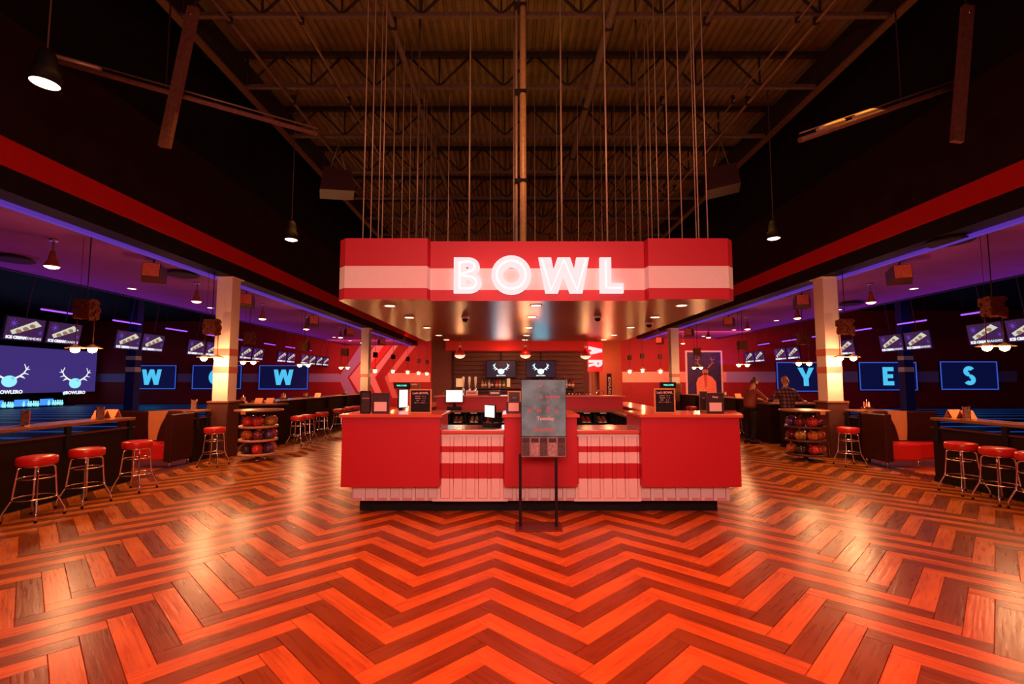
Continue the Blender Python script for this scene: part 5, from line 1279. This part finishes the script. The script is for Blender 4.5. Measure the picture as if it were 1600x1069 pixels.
def person(label, loc, rz, J, shirt, trousers, hair_m, headc, headyaw, headtilt, beard, sleeve_end):
    """J: dict of joints in local coordinates; -Y is forward"""
    t = thing('person', label, 'person', loc, rz)
    V = [J['pel'], J['waist'], J['chest'], J['neck']]; E_ = [(0, 1), (1, 2), (2, 3)]; Rr = [(.155, .115), (.150, .115), (.165, .125), (.06, .06)]
    for s in ('l', 'r'):
        i = len(V); V += [J[s + 'sh'], J[s + 'el'], J[s + 'wr']]; E_ += [(2, i), (i, i + 1), (i + 1, i + 2)]; Rr += [.066, .046, .030]
    # shirt
    VV = list(V); RR = list(Rr)
    sh = []
    for s, ix in (('l', 4), ('r', 7)):
        el, wr = Vector(J[s + 'el']), Vector(J[s + 'wr']); VV[ix + 2] = tuple(el.lerp(wr, sleeve_end)); RR[ix] = .072; RR[ix + 1] = .056; RR[ix + 2] = .048
    RR[0] = (.20, .165); RR[1] = (.19, .16); RR[2] = (.195, .155); RR[3] = (.068, .068)
    VV[0] = (J['pel'][0], J['pel'][1], J['pel'][2] - .02)
    skin_mesh('shirt', VV, E_, RR, shirt, t)
    # trousers
    Vt = [J['pel']]; Et = []; Rt = [(.155, .115)]
    for s in ('l', 'r'):
        i = len(Vt); Vt += [J[s + 'hip'], J[s + 'kn'], J[s + 'an']]; Et += [(0, i), (i, i + 1), (i + 1, i + 2)]; Rt += [.11, .085, .07]
    skin_mesh('trousers', Vt, Et, Rt, trousers, t)
    # body with forearms and hands
    b = MB()
    for s, sd in (('l', 1), ('r', -1)):
        el, wr = Vector(J[s + 'el']), Vector(J[s + 'wr']); a0 = el.lerp(wr, max(0, sleeve_end - .2)); b.tube([a0, el.lerp(wr, .6), wr, wr + (wr - el).normalized() * .02], [.043, .038, .027, .026], M_SKIN, 10); hand(b, wr, J[s + 'hd'], sd)
    b.tube([J['chest'], J['neck'], tuple(Vector(headc) + Vector((0, 0.01, -.1)))], [.07, .06, .055], M_SKIN, 12)
    b.build('body', t)
    for s in ('l', 'r'):
        b = MB(); ax, ay, _ = J[s + 'an']; secs = [(.07, .03, .05), (.03, .04, .085), (-.04, .043, .075), (-.11, .045, .05), (-.17, .035, .035)]; vs = []; fs = []
        for yy, w2, h2 in secs: vs += [(ax - w2, ay + yy, 0), (ax - w2 * .9, ay + yy, h2 * .7), (ax, ay + yy, h2), (ax + w2 * .9, ay + yy, h2 * .7), (ax + w2, ay + yy, 0)]
        for i in range(4):
            for k in range(4): fs.append((i * 5 + k, i * 5 + k + 1, i * 5 + 6 + k, i * 5 + 5 + k))
            fs.append((i * 5 + 4, i * 5, i * 5 + 5, i * 5 + 9))
        fs += [(0, 1, 2, 3, 4), (24, 23, 22, 21, 20)]; b.add(vs, fs, M_BLACK, True); b.build('shoe', t)
    head_mesh(t, headc, headyaw, headtilt, hair_m, beard)
    return t
HAIR1 = mat('dark_brown_hair', (.10, .035, .02), .7, noise=.4, scale=60); HAIR2 = mat('ginger_hair', (.38, .14, .05), .7, noise=.4, scale=60)
M_SH1 = mat('plain_rust_shirt', (.28, .06, .035), .85, noise=.15, scale=15); M_TR = mat('black_trousers', (.02, .012, .012), .85, noise=.2)
# plaid
mp_ = bpy.data.materials.new('plaid_flannel'); mp_.use_nodes = True; nt = mp_.node_tree; bs = nt.nodes['Principled BSDF']; bs.inputs['Roughness'].default_value = .85
tc = nt.nodes.new('ShaderNodeTexCoord'); sx_ = nt.nodes.new('ShaderNodeSeparateXYZ'); nt.links.new(tc.outputs['Object'], sx_.inputs[0]); fac = []
for ax_ in ('X', 'Z'):
    m1 = nt.nodes.new('ShaderNodeMath'); m1.operation = 'MULTIPLY'; m1.inputs[1].default_value = 11; m2 = nt.nodes.new('ShaderNodeMath'); m2.operation = 'FRACT'; m3 = nt.nodes.new('ShaderNodeMath'); m3.operation = 'GREATER_THAN'; m3.inputs[1].default_value = .5
    nt.links.new(sx_.outputs[ax_], m1.inputs[0]); nt.links.new(m1.outputs[0], m2.inputs[0]); nt.links.new(m2.outputs[0], m3.inputs[0]); fac.append(m3)
ad_ = nt.nodes.new('ShaderNodeMath'); ad_.operation = 'ADD'; nt.links.new(fac[0].outputs[0], ad_.inputs[0]); nt.links.new(fac[1].outputs[0], ad_.inputs[1])
cr = nt.nodes.new('ShaderNodeValToRGB'); cr.color_ramp.interpolation = 'CONSTANT'; cr.color_ramp.elements[0].color = (.24, .10, .12, 1); cr.color_ramp.elements[1].position = .4; cr.color_ramp.elements[1].color = (.10, .035, .05, 1)
e_ = cr.color_ramp.elements.new(.9); e_.color = (.025, .012, .02, 1); dv = nt.nodes.new('ShaderNodeMath'); dv.operation = 'DIVIDE'; dv.inputs[1].default_value = 2
nt.links.new(ad_.outputs[0], dv.inputs[0]); nt.links.new(dv.outputs[0], cr.inputs[0]); nt.links.new(cr.outputs[0], bs.inputs['Base Color'])
# man 1 stands side-on, leaning forearms on the bar table
J1 = dict(pel=(0, .02, .92), waist=(0, .0, 1.08), chest=(0, -.05, 1.30), neck=(0, -.10, 1.50), lsh=(.17, -.08, 1.40), rsh=(-.17, -.08, 1.40), lel=(.22, -.28, 1.19), rel=(-.22, -.28, 1.19), lwr=(.12, -.50, 1.13), rwr=(-.10, -.50, 1.14),
          lhd=(-.3, -1, -.1), rhd=(.3, -1, -.1), lhip=(.09, .02, .86), rhip=(-.09, .02, .86), lkn=(.11, .01, .48), rkn=(-.10, -.03, .48), lan=(.12, .05, .09), ran=(-.11, .03, .09))
person('man in a plain rust shirt and black trousers leaning on the bar table', (6.42, 12.25, 0), math.radians(98), J1, M_SH1, M_TR, HAIR1, (0, -.15, 1.64), .1, math.radians(12), HAIR1, .25)
J2 = dict(pel=(0, .02, .92), waist=(0, 0, 1.08), chest=(0, -.03, 1.32), neck=(0, -.04, 1.51), lsh=(.19, -.03, 1.42), rsh=(-.19, -.03, 1.42), lel=(.33, -.12, 1.17), rel=(-.36, -.10, 1.20), lwr=(.30, -.36, 1.12), rwr=(-.60, -.26, 1.12),
          lhd=(0, -1, -.1), rhd=(-1, -.5, -.1), lhip=(.09, .02, .86), rhip=(-.09, .02, .86), lkn=(.11, 0, .48), rkn=(-.11, 0, .48), lan=(.13, .04, .09), ran=(-.13, .04, .09))
person('man in a dark plaid shirt with his back to us at the bar table', (7.0, 11.55, 0), math.radians(180), J2, mp_, M_TR, HAIR2, (0, -.05, 1.66), 0, math.radians(4), None, .5)
